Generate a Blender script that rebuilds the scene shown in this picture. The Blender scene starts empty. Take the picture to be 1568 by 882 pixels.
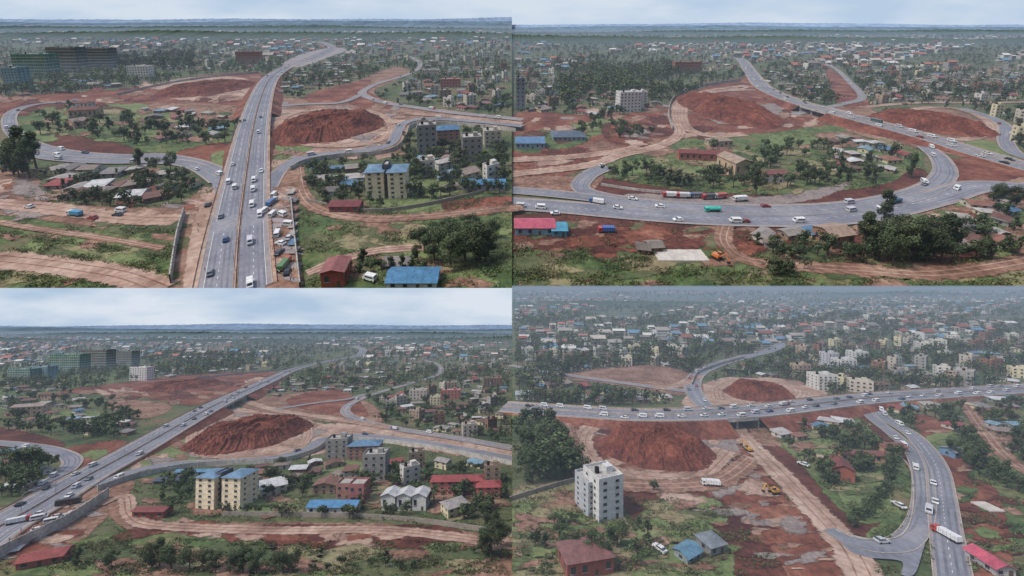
import bpy, math, random
import numpy as np
from mathutils import Matrix, Vector
random.seed(7); RNG=np.random.default_rng(7)
F=1100.; H=90.; K=2.0; CX=784.; CY=441.
SC=bpy.context.scene
def lin(c):
    c=c/255.
    return c/12.92 if c<=0.04045 else ((c+0.055)/1.055)**2.4
def rgb(r,g,b,k=1.0): return (lin(r)*k,lin(g)*k,lin(b)*k,1)
# ---------------------------------------------------------------- materials
MATS={}
def nmat(name,cols,scale=0.05,detail=8,rough=0.95,bump=0.0,spec=0.2,fine=None,con=(.72,1.25)):
    if name in MATS: return MATS[name]
    m=bpy.data.materials.new(name); m.use_nodes=True; nt=m.node_tree; n=nt.nodes; l=nt.links
    b=n['Principled BSDF']; b.inputs['Roughness'].default_value=rough
    b.inputs['Specular IOR Level'].default_value=spec
    tc=n.new('ShaderNodeTexCoord'); mp=n.new('ShaderNodeMapping'); mp.name='MAP'; mp.inputs['Scale'].default_value=(1,1/K,1)
    l.new(tc.outputs['Object'],mp.inputs['Vector'])
    no=n.new('ShaderNodeTexNoise'); no.inputs['Scale'].default_value=scale; no.inputs['Detail'].default_value=detail
    no.inputs['Roughness'].default_value=0.65
    l.new(mp.outputs[0],no.inputs['Vector'])
    cr=n.new('ShaderNodeValToRGB'); el=cr.color_ramp.elements
    k=len(cols)
    while len(el)<k: el.new(0.5)
    for i,c in enumerate(cols):
        el[i].position=0.34+0.32*i/max(1,k-1); el[i].color=c
    l.new(no.outputs['Fac'],cr.inputs['Fac'])
    no2=n.new('ShaderNodeTexNoise'); no2.inputs['Scale'].default_value=(fine or scale*14); no2.inputs['Detail'].default_value=5
    l.new(mp.outputs[0],no2.inputs['Vector'])
    mr=n.new('ShaderNodeMapRange'); mr.inputs[1].default_value=0.3; mr.inputs[2].default_value=0.7
    mr.inputs[3].default_value=con[0]; mr.inputs[4].default_value=con[1]
    l.new(no2.outputs['Fac'],mr.inputs[0])
    mx=n.new('ShaderNodeMix'); mx.data_type='RGBA'; mx.blend_type='MULTIPLY'; mx.inputs[0].default_value=1
    l.new(cr.outputs[0],mx.inputs[6]); l.new(mr.outputs[0],mx.inputs[7])
    l.new(mx.outputs[2],b.inputs['Base Color'])
    if bump>0:
        bp=n.new('ShaderNodeBump'); bp.inputs['Strength'].default_value=bump; bp.inputs['Distance'].default_value=1.0
        l.new(no2.outputs['Fac'],bp.inputs['Height']); l.new(bp.outputs[0],b.inputs['Normal'])
    MATS[name]=m; return m
def soft(mat):
    """same ground cover, thinning out through a noisy fringe (alpha stored on the mesh)"""
    nm=mat.name+'_fringe'
    if nm in MATS: return MATS[nm]
    m=mat.copy(); m.name=nm; nt=m.node_tree; n=nt.nodes; l=nt.links
    at=n.new('ShaderNodeAttribute'); at.attribute_name='Al'
    no=n.new('ShaderNodeTexNoise'); no.inputs['Scale'].default_value=.22; no.inputs['Detail'].default_value=6; no.inputs['Roughness'].default_value=.7
    l.new(n['MAP'].outputs[0],no.inputs['Vector'])
    ma=n.new('ShaderNodeMath'); ma.operation='MULTIPLY_ADD'; ma.inputs[1].default_value=1.7; ma.inputs[2].default_value=-.85; l.new(no.outputs['Fac'],ma.inputs[0])
    ad=n.new('ShaderNodeMath'); ad.operation='ADD'; l.new(ma.outputs[0],ad.inputs[0]); l.new(at.outputs['Fac'],ad.inputs[1])
    mr=n.new('ShaderNodeMapRange'); mr.inputs[1].default_value=.3; mr.inputs[2].default_value=.62; l.new(ad.outputs[0],mr.inputs[0])
    tr=n.new('ShaderNodeBsdfTransparent'); mx=n.new('ShaderNodeMixShader'); l.new(mr.outputs[0],mx.inputs[0]); l.new(tr.outputs[0],mx.inputs[1]); l.new(n['Principled BSDF'].outputs[0],mx.inputs[2])
    l.new(mx.outputs[0],n['Material Output'].inputs['Surface']); MATS[nm]=m; return m
def pmat(name,col,rough=0.6,var=0.15,spec=0.3):
    if name in MATS: return MATS[name]
    c2=tuple(x*(1-var*2) for x in col[:3])+(1,)
    return nmat(name,[c2,col],scale=0.35,rough=rough,spec=spec,fine=2.5)
GROUND=nmat('ground_scrub',[rgb(52,66,44),rgb(76,88,56),rgb(98,100,70),rgb(116,96,76)],0.02,bump=.6,fine=.35)
GREEN=nmat('green_shrub_ground',[rgb(56,74,46),rgb(80,98,58),rgb(102,112,70),rgb(116,102,76)],0.045,bump=.6,fine=.4,con=(.6,1.3))
GRASS=nmat('grass_field',[rgb(92,106,66),rgb(110,122,78),rgb(128,132,90)],0.05,fine=.5,con=(.65,1.25))
DRY=nmat('dry_field',[rgb(118,118,84),rgb(138,130,98),rgb(120,98,78)],0.04,fine=.5)
RED=nmat('red_soil',[rgb(84,46,39),rgb(112,65,52),rgb(128,80,64),rgb(154,108,88)],0.04,bump=.6,fine=.4,con=(.6,1.3))
DRED=nmat('dark_red_soil',[rgb(68,38,35),rgb(90,51,43),rgb(112,68,56)],0.05,bump=.6,fine=.5,con=(.6,1.3))
MOUND=nmat('mound_soil',[rgb(82,44,37),rgb(108,60,48),rgb(132,80,64)],0.09,bump=.8,fine=.5,con=(.55,1.35))
TAN=nmat('tan_dirt',[rgb(134,106,92),rgb(166,138,122),rgb(186,162,146)],0.05,fine=.45)
ORG=nmat('brown_dirt',[rgb(106,78,64),rgb(134,102,86),rgb(156,126,108)],0.05,fine=.4,con=(.65,1.3))
ASPH=nmat('asphalt',[rgb(112,114,124),rgb(132,133,142),rgb(148,147,152)],0.04,rough=.85,fine=.6,con=(.82,1.12))
ASPH2=nmat('dusty_asphalt',[rgb(132,127,130),rgb(150,142,142),rgb(164,150,144)],0.03,rough=.9,fine=.6,con=(.85,1.1))
ASPHD=nmat('worn_asphalt',[rgb(100,102,112),rgb(118,119,128),rgb(128,128,134)],0.05,rough=.8,fine=.6,con=(.85,1.1))
CONC=nmat('concrete',[rgb(146,142,138),rgb(170,166,160),rgb(186,182,176)],0.2,fine=1.2)
KERB=nmat('dusty_kerb',[rgb(156,144,136),rgb(182,172,162)],0.2,fine=1.2)
GRAVEL=nmat('grey_gravel',[rgb(110,100,98),rgb(136,124,120),rgb(150,136,128)],0.08,bump=.5,fine=.7)
WHITE=pmat('road_paint_white',rgb(222,222,220),.7,.15)
DARKV=nmat('dark_void',[rgb(30,28,30),rgb(40,38,38)],.4)
GLASS=pmat('window_glass',rgb(56,62,72),.15,.2,.6)
TYRE=pmat('tyre_rubber',rgb(30,30,32),.9)
NET=nmat('green_net',[rgb(84,124,112),rgb(112,146,136),rgb(140,158,150)],.08,fine=.6)
GNET=nmat('grey_net',[rgb(100,106,108),rgb(122,124,126),rgb(120,140,134)],.08,fine=.6)
BARK=pmat('bark',rgb(98,80,66),.9)
def leafmat(name,tint):
    m=bpy.data.materials.new(name); m.use_nodes=True; nt=m.node_tree; n=nt.nodes; l=nt.links
    b=n['Principled BSDF']; b.inputs['Roughness'].default_value=.8; b.inputs['Specular IOR Level'].default_value=.15
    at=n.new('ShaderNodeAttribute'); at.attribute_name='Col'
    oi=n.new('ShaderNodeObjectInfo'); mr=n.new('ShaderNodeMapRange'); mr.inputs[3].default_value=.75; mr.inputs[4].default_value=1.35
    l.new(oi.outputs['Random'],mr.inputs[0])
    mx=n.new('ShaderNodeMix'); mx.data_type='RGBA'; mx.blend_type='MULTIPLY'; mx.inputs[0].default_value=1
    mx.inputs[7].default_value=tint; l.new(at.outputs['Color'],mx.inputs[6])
    vm=n.new('ShaderNodeVectorMath'); vm.operation='SCALE'; l.new(mx.outputs[2],vm.inputs[0]); l.new(mr.outputs[0],vm.inputs['Scale'])
    l.new(vm.outputs[0],b.inputs['Base Color']); return m
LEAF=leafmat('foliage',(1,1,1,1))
# ---------------------------------------------------------------- panels (four tracts of land)
class Panel:
    def __init__(s,name,yh,S,x0,x1,y0,y1):
        s.name=name; s.yh=yh; s.S=S; s.x0=x0; s.x1=x1; s.y0=y0; s.y1=y1
        th=math.atan((CY-yh)/F); s.c=math.cos(th); s.s=math.sin(th)
        u=Vector((0,s.c,s.s)); n=Vector((0,-s.s,s.c)); o=-H*n*S
        s.M=Matrix(((S,0,0,o.x),(0,u.y*S,n.y*S,o.y),(0,u.z*S,n.z*S,o.z),(0,0,0,1)))
        s.mask=np.zeros((900,1600),np.uint8); s.layer=0; s.cars=[]
    def g(s,x,y,z=0.0):
        t=(H-z)*F/(s.c*(y-s.yh))
        return (t*(x-CX)/F, t*(s.c+s.s*(CY-y)/F)/K)
    def px(s,X,Y,z=0.0):
        Yk=Y*K; a=Yk*s.c-(z-H)*s.s; b=Yk*s.s+(z-H)*s.c
        return (CX+F*X/a, CY-F*b/a)
    def mpp(s,y): return H/(s.c*(y-s.yh))
    def nz(s):
        s.layer+=1; return 0.02+0.010*s.layer
P1=Panel('nw',30,80,0,784,0,441); P2=Panel('ne',36,80,784,1568,0,441)
P3=Panel('sw',498,1,0,784,441,882); P4=Panel('se',430,1,784,1568,441,882)
def inpoly(poly,X,Y):
    r=np.zeros(X.shape,bool); n=len(poly); j=n-1
    for i in range(n):
        xi,yi=poly[i]; xj,yj=poly[j]
        if yi!=yj:
            r^=((yi>Y)!=(yj>Y))&(X<(xj-xi)*(Y-yi)/(yj-yi)+xi)
        j=i
    return r
def fill(P,poly,code):
    xs=[p[0] for p in poly]; ys=[p[1] for p in poly]
    x0=max(0,int(min(xs))-1); x1=min(1599,int(max(xs))+2); y0=max(0,int(min(ys))-1); y1=min(899,int(max(ys))+2)
    if x1<=x0 or y1<=y0: return
    YY,XX=np.mgrid[y0:y1,x0:x1]
    P.mask[y0:y1,x0:x1][inpoly(poly,XX+.0,YY+.0)]=code
def getm(P,x,y):
    xi=int(x); yi=int(y)
    if 0<=xi<1600 and 0<=yi<900: return P.mask[yi,xi]
    return 0
# ---------------------------------------------------------------- mesh builder
class MB:
    def __init__(s): s.v=[]; s.f=[]; s.m=[]; s.mats=[]
    def mi(s,m):
        if m not in s.mats: s.mats.append(m)
        return s.mats.index(m)
    def poly(s,pts,m):
        a=len(s.v); s.v+=list(pts); s.f.append(tuple(range(a,a+len(pts)))); s.m.append(s.mi(m))
    def box(s,cx,cy,z0,w,d,h,m,top=None):
        x0,x1,y0,y1,z1=cx-w/2,cx+w/2,cy-d/2,cy+d/2,z0+h
        a=len(s.v); s.v+=[(x0,y0,z0),(x1,y0,z0),(x1,y1,z0),(x0,y1,z0),(x0,y0,z1),(x1,y0,z1),(x1,y1,z1),(x0,y1,z1)]
        s.f+=[(a,a+1,a+5,a+4),(a+1,a+2,a+6,a+5),(a+2,a+3,a+7,a+6),(a+3,a,a+4,a+7),(a+4,a+5,a+6,a+7),(a+3,a+2,a+1,a)]
        i=s.mi(m); s.m+=[i]*4+[s.mi(top or m)]+[i]
    def ext(s,prof,x0,x1,m,tap=0):
        n=len(prof); a=len(s.v)
        s.v+=[(x0,p[0],p[1]) for p in prof]+[(x1,p[0],p[1]) for p in prof]
        s.f.append(tuple(range(a+n-1,a-1,-1))); s.f.append(tuple(range(a+n,a+2*n))); i=s.mi(m); s.m+=[i,i]
        for k in range(n):
            k2=(k+1)%n; s.f.append((a+k,a+k2,a+n+k2,a+n+k)); s.m.append(i)
    def cyl(s,p,axis,r,L,m,n=10,r2=None):
        r2=r if r2 is None else r2; a=len(s.v)
        for e,rr in ((-.5,r),(.5,r2)):
            for k in range(n):
                t=2*math.pi*k/n; c,q=math.cos(t)*rr,math.sin(t)*rr
                if axis=='x': s.v.append((p[0]+e*L,p[1]+c,p[2]+q))
                elif axis=='y': s.v.append((p[0]+c,p[1]+e*L,p[2]+q))
                else: s.v.append((p[0]+c,p[1]+q,p[2]+e*L))
        i=s.mi(m)
        for k in range(n):
            k2=(k+1)%n; s.f.append((a+k,a+k2,a+n+k2,a+n+k)); s.m.append(i)
        s.f.append(tuple(range(a,a+n))); s.f.append(tuple(range(a+n,a+2*n))); s.m+=[i,i]
    def build(s,name,P,pos=(0,0,0),yaw=0,sc=1.0,alpha=None):
        me=bpy.data.meshes.new(name); c,q=math.cos(yaw)*sc,math.sin(yaw)*sc
        vv=[(x*c-y*q,(x*q+y*c)*K,z*sc) for x,y,z in s.v]
        me.from_pydata(vv,[],s.f)
        for m in s.mats: me.materials.append(m)
        me.polygons.foreach_set('material_index',s.m); me.update()
        if alpha is not None:
            a=me.attributes.new('Al','FLOAT','POINT'); al=np.ones(len(vv),np.float32); al[:len(alpha)]=alpha; a.data.foreach_set('value',al)
        ob=bpy.data.objects.new(name,me); SC.collection.objects.link(ob)
        ob.matrix_world=P.M@Matrix.Translation((pos[0],pos[1]*K,pos[2])); return ob
def catmull(pts,n=8,closed=False):
    out=[]; N=len(pts); rngs=N if closed else N-1
    for i in range(rngs):
        if closed: p0,p1,p2,p3=pts[i-1],pts[i],pts[(i+1)%N],pts[(i+2)%N]
        else: p0,p1,p2,p3=pts[max(0,i-1)],pts[i],pts[i+1],pts[min(N-1,i+2)]
        for k in range(n):
            t=k/n
            out.append(tuple(.5*((2*b)+(-a+c)*t+(2*a-5*b+4*c-d)*t*t+(-a+3*b-3*c+d)*t**3) for a,b,c,d in zip(p0,p1,p2,p3)))
    if not closed: out.append(tuple(pts[-1]))
    return out
def clampx(P,x): return min(max(x,P.x0-(60 if P.x0==0 else 0)),P.x1+(60 if P.x1==1568 else 0))
def area(P,pts,mat,name,code=1,jit=1.2,smooth=True):
    q=catmull(pts,6,True) if smooth else pts
    if jit>0:
        r=[]
        for i in range(len(q)):
            a=q[i]; b=q[(i+1)%len(q)]; m=max(1,int(math.dist(a,b)/4))
            for k in range(m):
                t=k/m; x=a[0]+(b[0]-a[0])*t; y=a[1]+(b[1]-a[1])*t
                jj=jit*min(1,(y-P.yh)/120.)*.8
                r.append((x+random.uniform(-2,2)*jj,y+random.uniform(-.9,.9)*jj))
        q=r
    q=[(clampx(P,x),max(y,P.yh+9)) for x,y in q]
    z=P.nz(); mb=MB(); mb.poly([(*P.g(x,y),z) for x,y in q],mat); al=[1.0]*len(q)
    if jit>0:
        n=len(q); A=sum(q[i][0]*q[(i+1)%n][1]-q[(i+1)%n][0]*q[i][1] for i in range(n)); sg=1 if A>0 else -1
        O=[]
        for i in range(n):
            a=q[i-3]; b=q[(i+3)%n]; dx,dy=b[0]-a[0],b[1]-a[1]; L=math.hypot(dx,dy) or 1; w=8*min(1,(q[i][1]-P.yh)/200+.15)
            O.append((clampx(P,q[i][0]+sg*dy/L*w),max(P.yh+9,q[i][1]-sg*dx/L*w*.5)))
        sm=mb.mi(soft(mat)); a0=len(mb.v)
        for (x,y),(u,v) in zip(q,O): mb.v+=[(*P.g(x,y),z+.002),(*P.g(u,v),z+.002)]; al+=[.95,0.]
        for i in range(n):
            j=(i+1)%n; mb.f.append((a0+2*i,a0+2*i+1,a0+2*j+1,a0+2*j)); mb.m.append(sm)
    mb.build(name,P,alpha=al)
    if code is not None: fill(P,q,code)
def patches(P,poly,n,mats,size=(8,30),name='soil_patches'):
    """irregular worn patches, ruts and spoil on open ground, fading out at the rim"""
    xs=[p[0] for p in poly]; ys=[p[1] for p in poly]; c=0; tr=0; mb=MB(); z=P.nz(); al=[]
    while c<n and tr<n*20:
        tr+=1; x=random.uniform(min(xs),max(xs)); y=random.uniform(min(ys),max(ys))
        if not inpoly(poly,np.array([x]),np.array([y]))[0]: continue
        sc=min(1,(y-P.yh)/300+.25); a=random.uniform(*size)*sc*1.5; b=a*random.uniform(.14,.42); sk=random.uniform(-.5,.5)
        ph=random.uniform(0,6); zz=z+c*.0005; k0=len(mb.v); mb.v.append((*P.g(clampx(P,x),max(P.yh+9,y)),zz)); al.append(1.0)
        for ring,av in ((.5,.75),(1.0,0.)):
            for k in range(14):
                t=k*2*math.pi/14; r=ring*(1+.25*math.sin(2*t+ph)+.15*math.sin(5*t+ph))
                X=a*r*math.cos(t); Y=b*r*math.sin(t)+sk*X*.35; mb.v.append((*P.g(clampx(P,x+X),max(P.yh+9,y+Y)),zz)); al.append(av)
        m=mb.mi(soft(random.choice(mats)))
        for k in range(14):
            k2=(k+1)%14; mb.f.append((k0,k0+1+k,k0+1+k2)); mb.m.append(m); mb.f.append((k0+1+k,k0+15+k,k0+15+k2,k0+1+k2)); mb.m.append(m)
        c+=1
    if mb.v: mb.build(name,P,alpha=al)
    P.layer+=int(c*.0005/.010)+1
def path(P,pts,zs=None,n=8):
    if zs is None: zs=[0]*len(pts)
    q=catmull([(p[0],p[1],z) for p,z in zip(pts,zs)],n)
    S=[(*P.g(x,y,z),z) for x,y,z in q]; out=[]
    for i,s in enumerate(S):
        a=S[max(0,i-1)]; b=S[min(len(S)-1,i+1)]; dx,dy=b[0]-a[0],b[1]-a[1]; L=math.hypot(dx,dy) or 1
        out.append((s[0],s[1],s[2],dx/L,dy/L))
    return out
def off(s,o,dz=0): return (s[0]+s[4]*o,s[1]-s[3]*o,s[2]+dz)
def strip(mb,S,o0,o1,dz,mat,dz1=None):
    dz1=dz if dz1 is None else dz1
    for a,b in zip(S[:-1],S[1:]):
        mb.poly([off(a,o0,dz),off(a,o1,dz1),off(b,o1,dz1),off(b,o0,dz)],mat)
def road(P,pts,w,name='road',mat=None,zs=None,kerb=True,lines=True,median=0,shoulder=0,skirt=None,gap=None,code=1,wl=None,n=8):
    mat=mat or ASPH; S=path(P,pts,zs,n); z=P.nz(); mb=MB(); h=w/2; al=None
    for e in ([-1,1] if shoulder else []):
        strip(mb,S,e*h,e*(h+shoulder),z-.01,TAN)
    if not kerb and not lines:   # unsurfaced track: soft ragged edges and wheel ruts
        A=[]
        for a,b in zip(S[:-1],S[1:]):
            for k in range(3): A.append([a[i]+(b[i]-a[i])*k/3 for i in range(5)])
        A.append(S[-1]); al=[]; i0=mb.mi(mat); i1=mb.mi(soft(mat)); W=[(h*random.uniform(.9,1.1),h*random.uniform(.9,1.1)) for _ in A]
        for a,(L,R) in zip(A,W):
            mb.v+=[off(a,-L*1.5,z),off(a,-L*.85,z),off(a,R*.85,z),off(a,R*1.5,z)]; al+=[0,1,1,0]
        for i in range(len(A)-1):
            for k,mm in ((0,i1),(1,i0),(2,i1)): mb.f.append((4*i+k,4*i+k+1,4*i+5+k,4*i+4+k)); mb.m.append(mm)
        for o in (-.45,.35): strip(mb,A,h*o-.25,h*o+.25,z+.008,ORG if mat is TAN else TAN)
    else: strip(mb,S,-h,h,z,mat)
    if kerb:
        for e in (-1,1):
            strip(mb,S,e*(h-.05),e*(h+.22),z+.14,KERB); strip(mb,S,e*(h-.05),e*(h-.05),z,KERB,z+.14)
        strip(mb,S,h-1.4,h-.06,z+.004,ASPH2); strip(mb,S,-h+.06,-h+1.4,z+.004,ASPH2)
        lc=(-.36,-.15,.15,.36) if median else (-.25,.25)
        for o in lc:
            for t in (-.85,.85): strip(mb,S,w*o+t-.35,w*o+t+.35,z+.006,ASPHD)
    if lines:
        if median:
            for e in (-1,1): strip(mb,S,e*(h-1.6),e*(h-1.78),z+.012,WHITE)
        for a,b in zip(S[:-1],S[1:]):
            L=math.dist(a[:2],b[:2]); m=max(1,int(L/9))
            for k in range(min(m,40)):
                t0=k/m; t1=t0+.35/m
                A=[a[i]+(b[i]-a[i])*t0 for i in range(5)]; B=[a[i]+(b[i]-a[i])*t1 for i in range(5)]
                lanes=(-w/4,w/4) if median else (0,)
                for o in lanes: mb.poly([off(A,o-.1,z+.012),off(A,o+.1,z+.012),off(B,o+.1,z+.012),off(B,o-.1,z+.012)],WHITE)
    if median:
        strip(mb,S,-median/2,median/2,z+.2,ORG)
        for e in (-1,1): strip(mb,S,e*median/2,e*median/2,z,KERB,z+.2)
        strip(mb,S,-.12,.12,z+.8,KERB); strip(mb,S,-.12,-.12,z+.2,KERB,z+.8); strip(mb,S,.12,.12,z+.2,KERB,z+.8)
    hh=h+shoulder
    if skirt:
        for i,(a,b) in enumerate(zip(S[:-1],S[1:])):
            if gap and gap[0]<=i<gap[1]:
                for e in (-1,1):
                    mb.poly([off(a,e*hh,z+1.0),off(b,e*hh,z+1.0),off(b,e*hh,z-1.4),off(a,e*hh,z-1.4)],CONC)
                mb.poly([off(a,-hh,z-1.4),off(a,hh,z-1.4),off(b,hh,z-1.4),off(b,-hh,z-1.4)],CONC)
                continue
            for e in (-1,1):
                ra,rb=a[2]*1.8,b[2]*1.8
                mb.poly([off(a,e*hh,z-.01),off(b,e*hh,z-.01),off(b,e*(hh+rb),-b[2]+.02),off(a,e*(hh+ra),-a[2]+.02)],skirt)
                strip(mb,[a,b],e*hh,e*hh,z,KERB,z+.6)
        if gap:
            for i in (gap[0],gap[1]):
                a=S[i]; mb.poly([off(a,-hh,z-.2),off(a,hh,z-.2),off(a,hh,-a[2]),off(a,-hh,-a[2])],CONC)
            a=S[(gap[0]+gap[1])//2]
            for o in np.linspace(-hh*.8,hh*.8,4):
                p=off(a,o); mb.box(p[0],p[1],0,1.4,1.4,a[2]-1.2,CONC)
    mb.build(name,P,alpha=al)
    L=[P.px(*off(s,-hh)) for s in S]; R=[P.px(*off(s,hh)) for s in S]
    for i in range(len(S)-1): fill(P,[L[i],R[i],R[i+1],L[i+1]],code)
    for s in S:
        for o in (-hh*.5,0,hh*.5):
            x,y=P.px(*off(s,o)); 
            if 0<=x<1600 and 0<=y<900: P.mask[int(y),int(x)]=code
    return [(a[0],a[1],a[2]+z,a[3],a[4]) for a in S]
def wall(P,pts,h,mat,name='wall',th=.4,n=6,z0=0,ribs=False):
    S=path(P,pts,None,n); mb=MB()
    strip(mb,S,-th/2,-th/2,z0,mat,z0+h); strip(mb,S,th/2,th/2,z0,mat,z0+h); strip(mb,S,-th/2,th/2,z0+h,mat)
    if ribs:
        for a,b in zip(S[:-1],S[1:]):
            L=math.dist(a[:2],b[:2]); m=max(1,int(L/4))
            for k in range(min(m,30)):
                t=k/m; mb.box(a[0]+(b[0]-a[0])*t,a[1]+(b[1]-a[1])*t,z0,.5,.5,h+.2,mat)
    mb.build(name,P)
# ---------------------------------------------------------------- mounds
def mound(P,cx,cy,rx,ry,h,name='soil_mound',mat=None,flat=.66,seed=1):
    rn=np.random.default_rng(seed); X0,Y0=P.g(cx,cy); xa=P.g(cx+rx,cy)[0]-X0
    ya=abs(P.g(cx,cy-ry)[1]-P.g(cx,cy+ry)[1])/2; Yc=(P.g(cx,cy-ry)[1]+P.g(cx,cy+ry)[1])/2
    NR,NT=44,200; V=[]; ph=rn.uniform(0,6.28,8)
    bump=rn.uniform(-1,1,(NR+1,NT)); lump=rn.uniform(0,1,(12,40))
    for i in range(NR+1):
        r=i/NR
        for j in range(NT):
            t=2*math.pi*j/NT
            w=1+.04*math.sin(3*t+ph[0])+.03*math.sin(7*t+ph[1])
            fl=flat+.05*math.sin(5*t+ph[6])+.03*math.sin(13*t+ph[7])
            q=min(1,max(0,(1-r)/(1-fl))); z=h*(q*.88+.06*math.sin(math.pi*q*.5))
            gul=abs(math.sin(19*t+ph[2]+2*math.sin(5*t)))*.5+abs(math.sin(43*t+ph[3]))*.4
            z-=h*.26*gul*math.sin(math.pi*min(1,q*.97))
            if q>=.98:
                lx=int((r*w*math.cos(t)+1.3)*15)%40; ly=int((r*w*math.sin(t)+1.3)*5)%12
                z+=h*.2*lump[ly,lx]-h*.12+h*.12*(1-(r/fl)**2)
            z+=h*.05*bump[i,j]*(q>0)
            V.append((X0+xa*r*w*math.cos(t),Yc+ya*r*w*math.sin(t),max(0,z)+.05))
    mb=MB(); mb.v=V; m=mat or MOUND; mb.mi(m)
    for i in range(NR):
        for j in range(NT):
            k=(j+1)%NT; mb.f.append((i*NT+j,(i+1)*NT+j,(i+1)*NT+k,i*NT+k)); mb.m.append(0)
    o=mb.build(name,P); fill(P,[(cx+rx*math.cos(t),cy+ry*math.sin(t)) for t in np.linspace(0,6.28,40)],1)
# ---------------------------------------------------------------- buildings
def bld(P,x,y,wpx,hpx,dep,roof='gable',wall_c=(200,190,170),roof_c=(120,90,80),yaw=0,floors=1,name='house',mask=True,win=True,wallm=None,rh=None,ridge='x'):
    m=P.mpp(y); w=wpx*m; h=hpx*m; X,Y=P.g(x,y); d=dep
    if roof!='flat': h=h*.74
    wm=wallm or pmat('wall_%d_%d_%d'%wall_c,rgb(*wall_c),.85,.12)
    rm=pmat('roof_%d_%d_%d'%roof_c,rgb(*roof_c),.55,.22)
    mb=MB(); mb.box(0,d/2,0,w,d,h,wm,top=CONC)
    fh=h/max(1,floors)
    if win:
        for f in range(floors):
            z=f*fh+fh*.35; wh=fh*.38
            nb=max(2,int(w/3.6)); 
            for side in (0,1):
                yy=-.03 if side==0 else d+.03
                for i in range(min(nb,16)):
                    xx=-w/2+w*(i+.5)/min(nb,16)
                    if f==0 and i==min(nb,16)//2: mb.box(xx,yy,0.02,1.1,.07,min(2.1,h*.8),BARK)
                    else: mb.box(xx,yy,z,min(1.5,w/nb*.42),.07,wh,GLASS); mb.box(xx,yy-.05 if side==0 else yy+.05,z-.14,min(1.9,w/nb*.55),.16,.12,CONC)
            nd=max(1,int(d/4))
            for side in (-1,1):
                for i in range(min(nd,10)):
                    mb.box(side*(w/2+.03),d*(i+.5)/min(nd,10),z,.07,1.1,wh,GLASS)
            if floors>1 and f>0:
                if wallm: mb.box(0,d/2,f*fh-.3,w+.5,d+.5,.6,CONC)
                else: mb.box(0,d/2,f*fh-.1,w+.16,d+.16,.14,wm)
        if wallm:   # open top frame: columns above the last slab
            for i in range(7): mb.box(-w/2+.6+(w-1.2)*i/6,.6,h+.01,.6,.6,2.6+1.2*(i%3),CONC)
    e=.6; rr=rh if rh is not None else min(w,d)*.2
    x0,x1,y0,y1=-w/2-e,w/2+e,-e,d+e; zt=h+.03
    if roof=='flat':
        for (cx_,cy_,a,b) in ((0,.15,w,.3),(0,d-.15,w,.3),(-w/2+.15,d/2,.3,d-.6),(w/2-.15,d/2,.3,d-.6)): mb.box(cx_,cy_,h+.002,a,b,.9,wm)
        if w>8: mb.box(w*.2,d*.5,h+.002,3,3,2.4,wm); mb.cyl((-w*.25,d*.5,h+1.2),'z',.9,2,DARKV)
    elif roof=='shed':
        mb.poly([(x0,y0,zt),(x1,y0,zt),(x1,y1,zt+rr),(x0,y1,zt+rr)],rm); mb.poly([(x0,y0,zt),(x1,y0,zt),(x1,y0,zt-.2),(x0,y0,zt-.2)],rm)
        mb.poly([(x0,y1,zt+rr),(x0,y1,h),(x0,y0,h)],wm); mb.poly([(x1,y1,zt+rr),(x1,y1,h),(x1,y0,h)],wm)
    elif roof=='gable':
        if ridge=='x':
            ym=d/2; a,b=(x0,ym,zt+rr),(x1,ym,zt+rr)
            mb.poly([(x0,y0,zt-.2),(x1,y0,zt-.2),b,a],rm); mb.poly([(x1,y1,zt-.2),(x0,y1,zt-.2),a,b],rm)
            for s in (-1,1): mb.poly([(s*w/2,0,h),(s*w/2,d,h),(s*w/2,ym,h+rr-.05)],wm)
        else:
            a,b=(0,y0,zt+rr),(0,y1,zt+rr)
            mb.poly([(x0,y0,zt-.2),a,b,(x0,y1,zt-.2)],rm); mb.poly([(x1,y0,zt-.2),(x1,y1,zt-.2),b,a],rm)
            for yy in (0,d): mb.poly([(-w/2,yy,h),(w/2,yy,h),(0,yy,h+rr-.05)],wm)
    elif roof=='hip':
        q=min(w,d)*.45; 
        if w>=d: a,b=(x0+q,d/2,zt+rr),(x1-q,d/2,zt+rr)
        else: a=b=(0,d/2,zt+rr)
        c=[(x0,y0,zt),(x1,y0,zt),(x1,y1,zt),(x0,y1,zt)]
        mb.poly([c[0],c[1],b,a],rm); mb.poly([c[1],c[2],b],rm); mb.poly([c[2],c[3],a,b],rm); mb.poly([c[3],c[0],a],rm)
    mb.build(name,P,(X,Y,0),yaw)
    if mask: fill(P,[(x-wpx/2,y-hpx),(x+wpx/2,y-hpx),(x+wpx/2,y+1),(x-wpx/2,y+1)],2)
ROOFS=[(168,160,156),(150,132,122),(132,92,78),(150,104,88),(190,184,180),(118,110,108),(92,128,158),(132,162,180),(160,76,72),(212,212,212),(118,84,74),(140,134,132),(156,146,138),(176,168,160),(122,84,72),(140,100,86)]
WALLS=[(200,190,176),(176,156,138),(156,136,118),(208,204,196),(164,160,156),(142,108,92),(214,204,172)]
DTOWN=[pmat('town_w%d'%i,rgb(*c),.8) for i,c in enumerate([(226,224,218),(198,188,176),(168,160,152),(150,88,76),(110,148,176),(184,116,98),(136,124,118)])]
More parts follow.
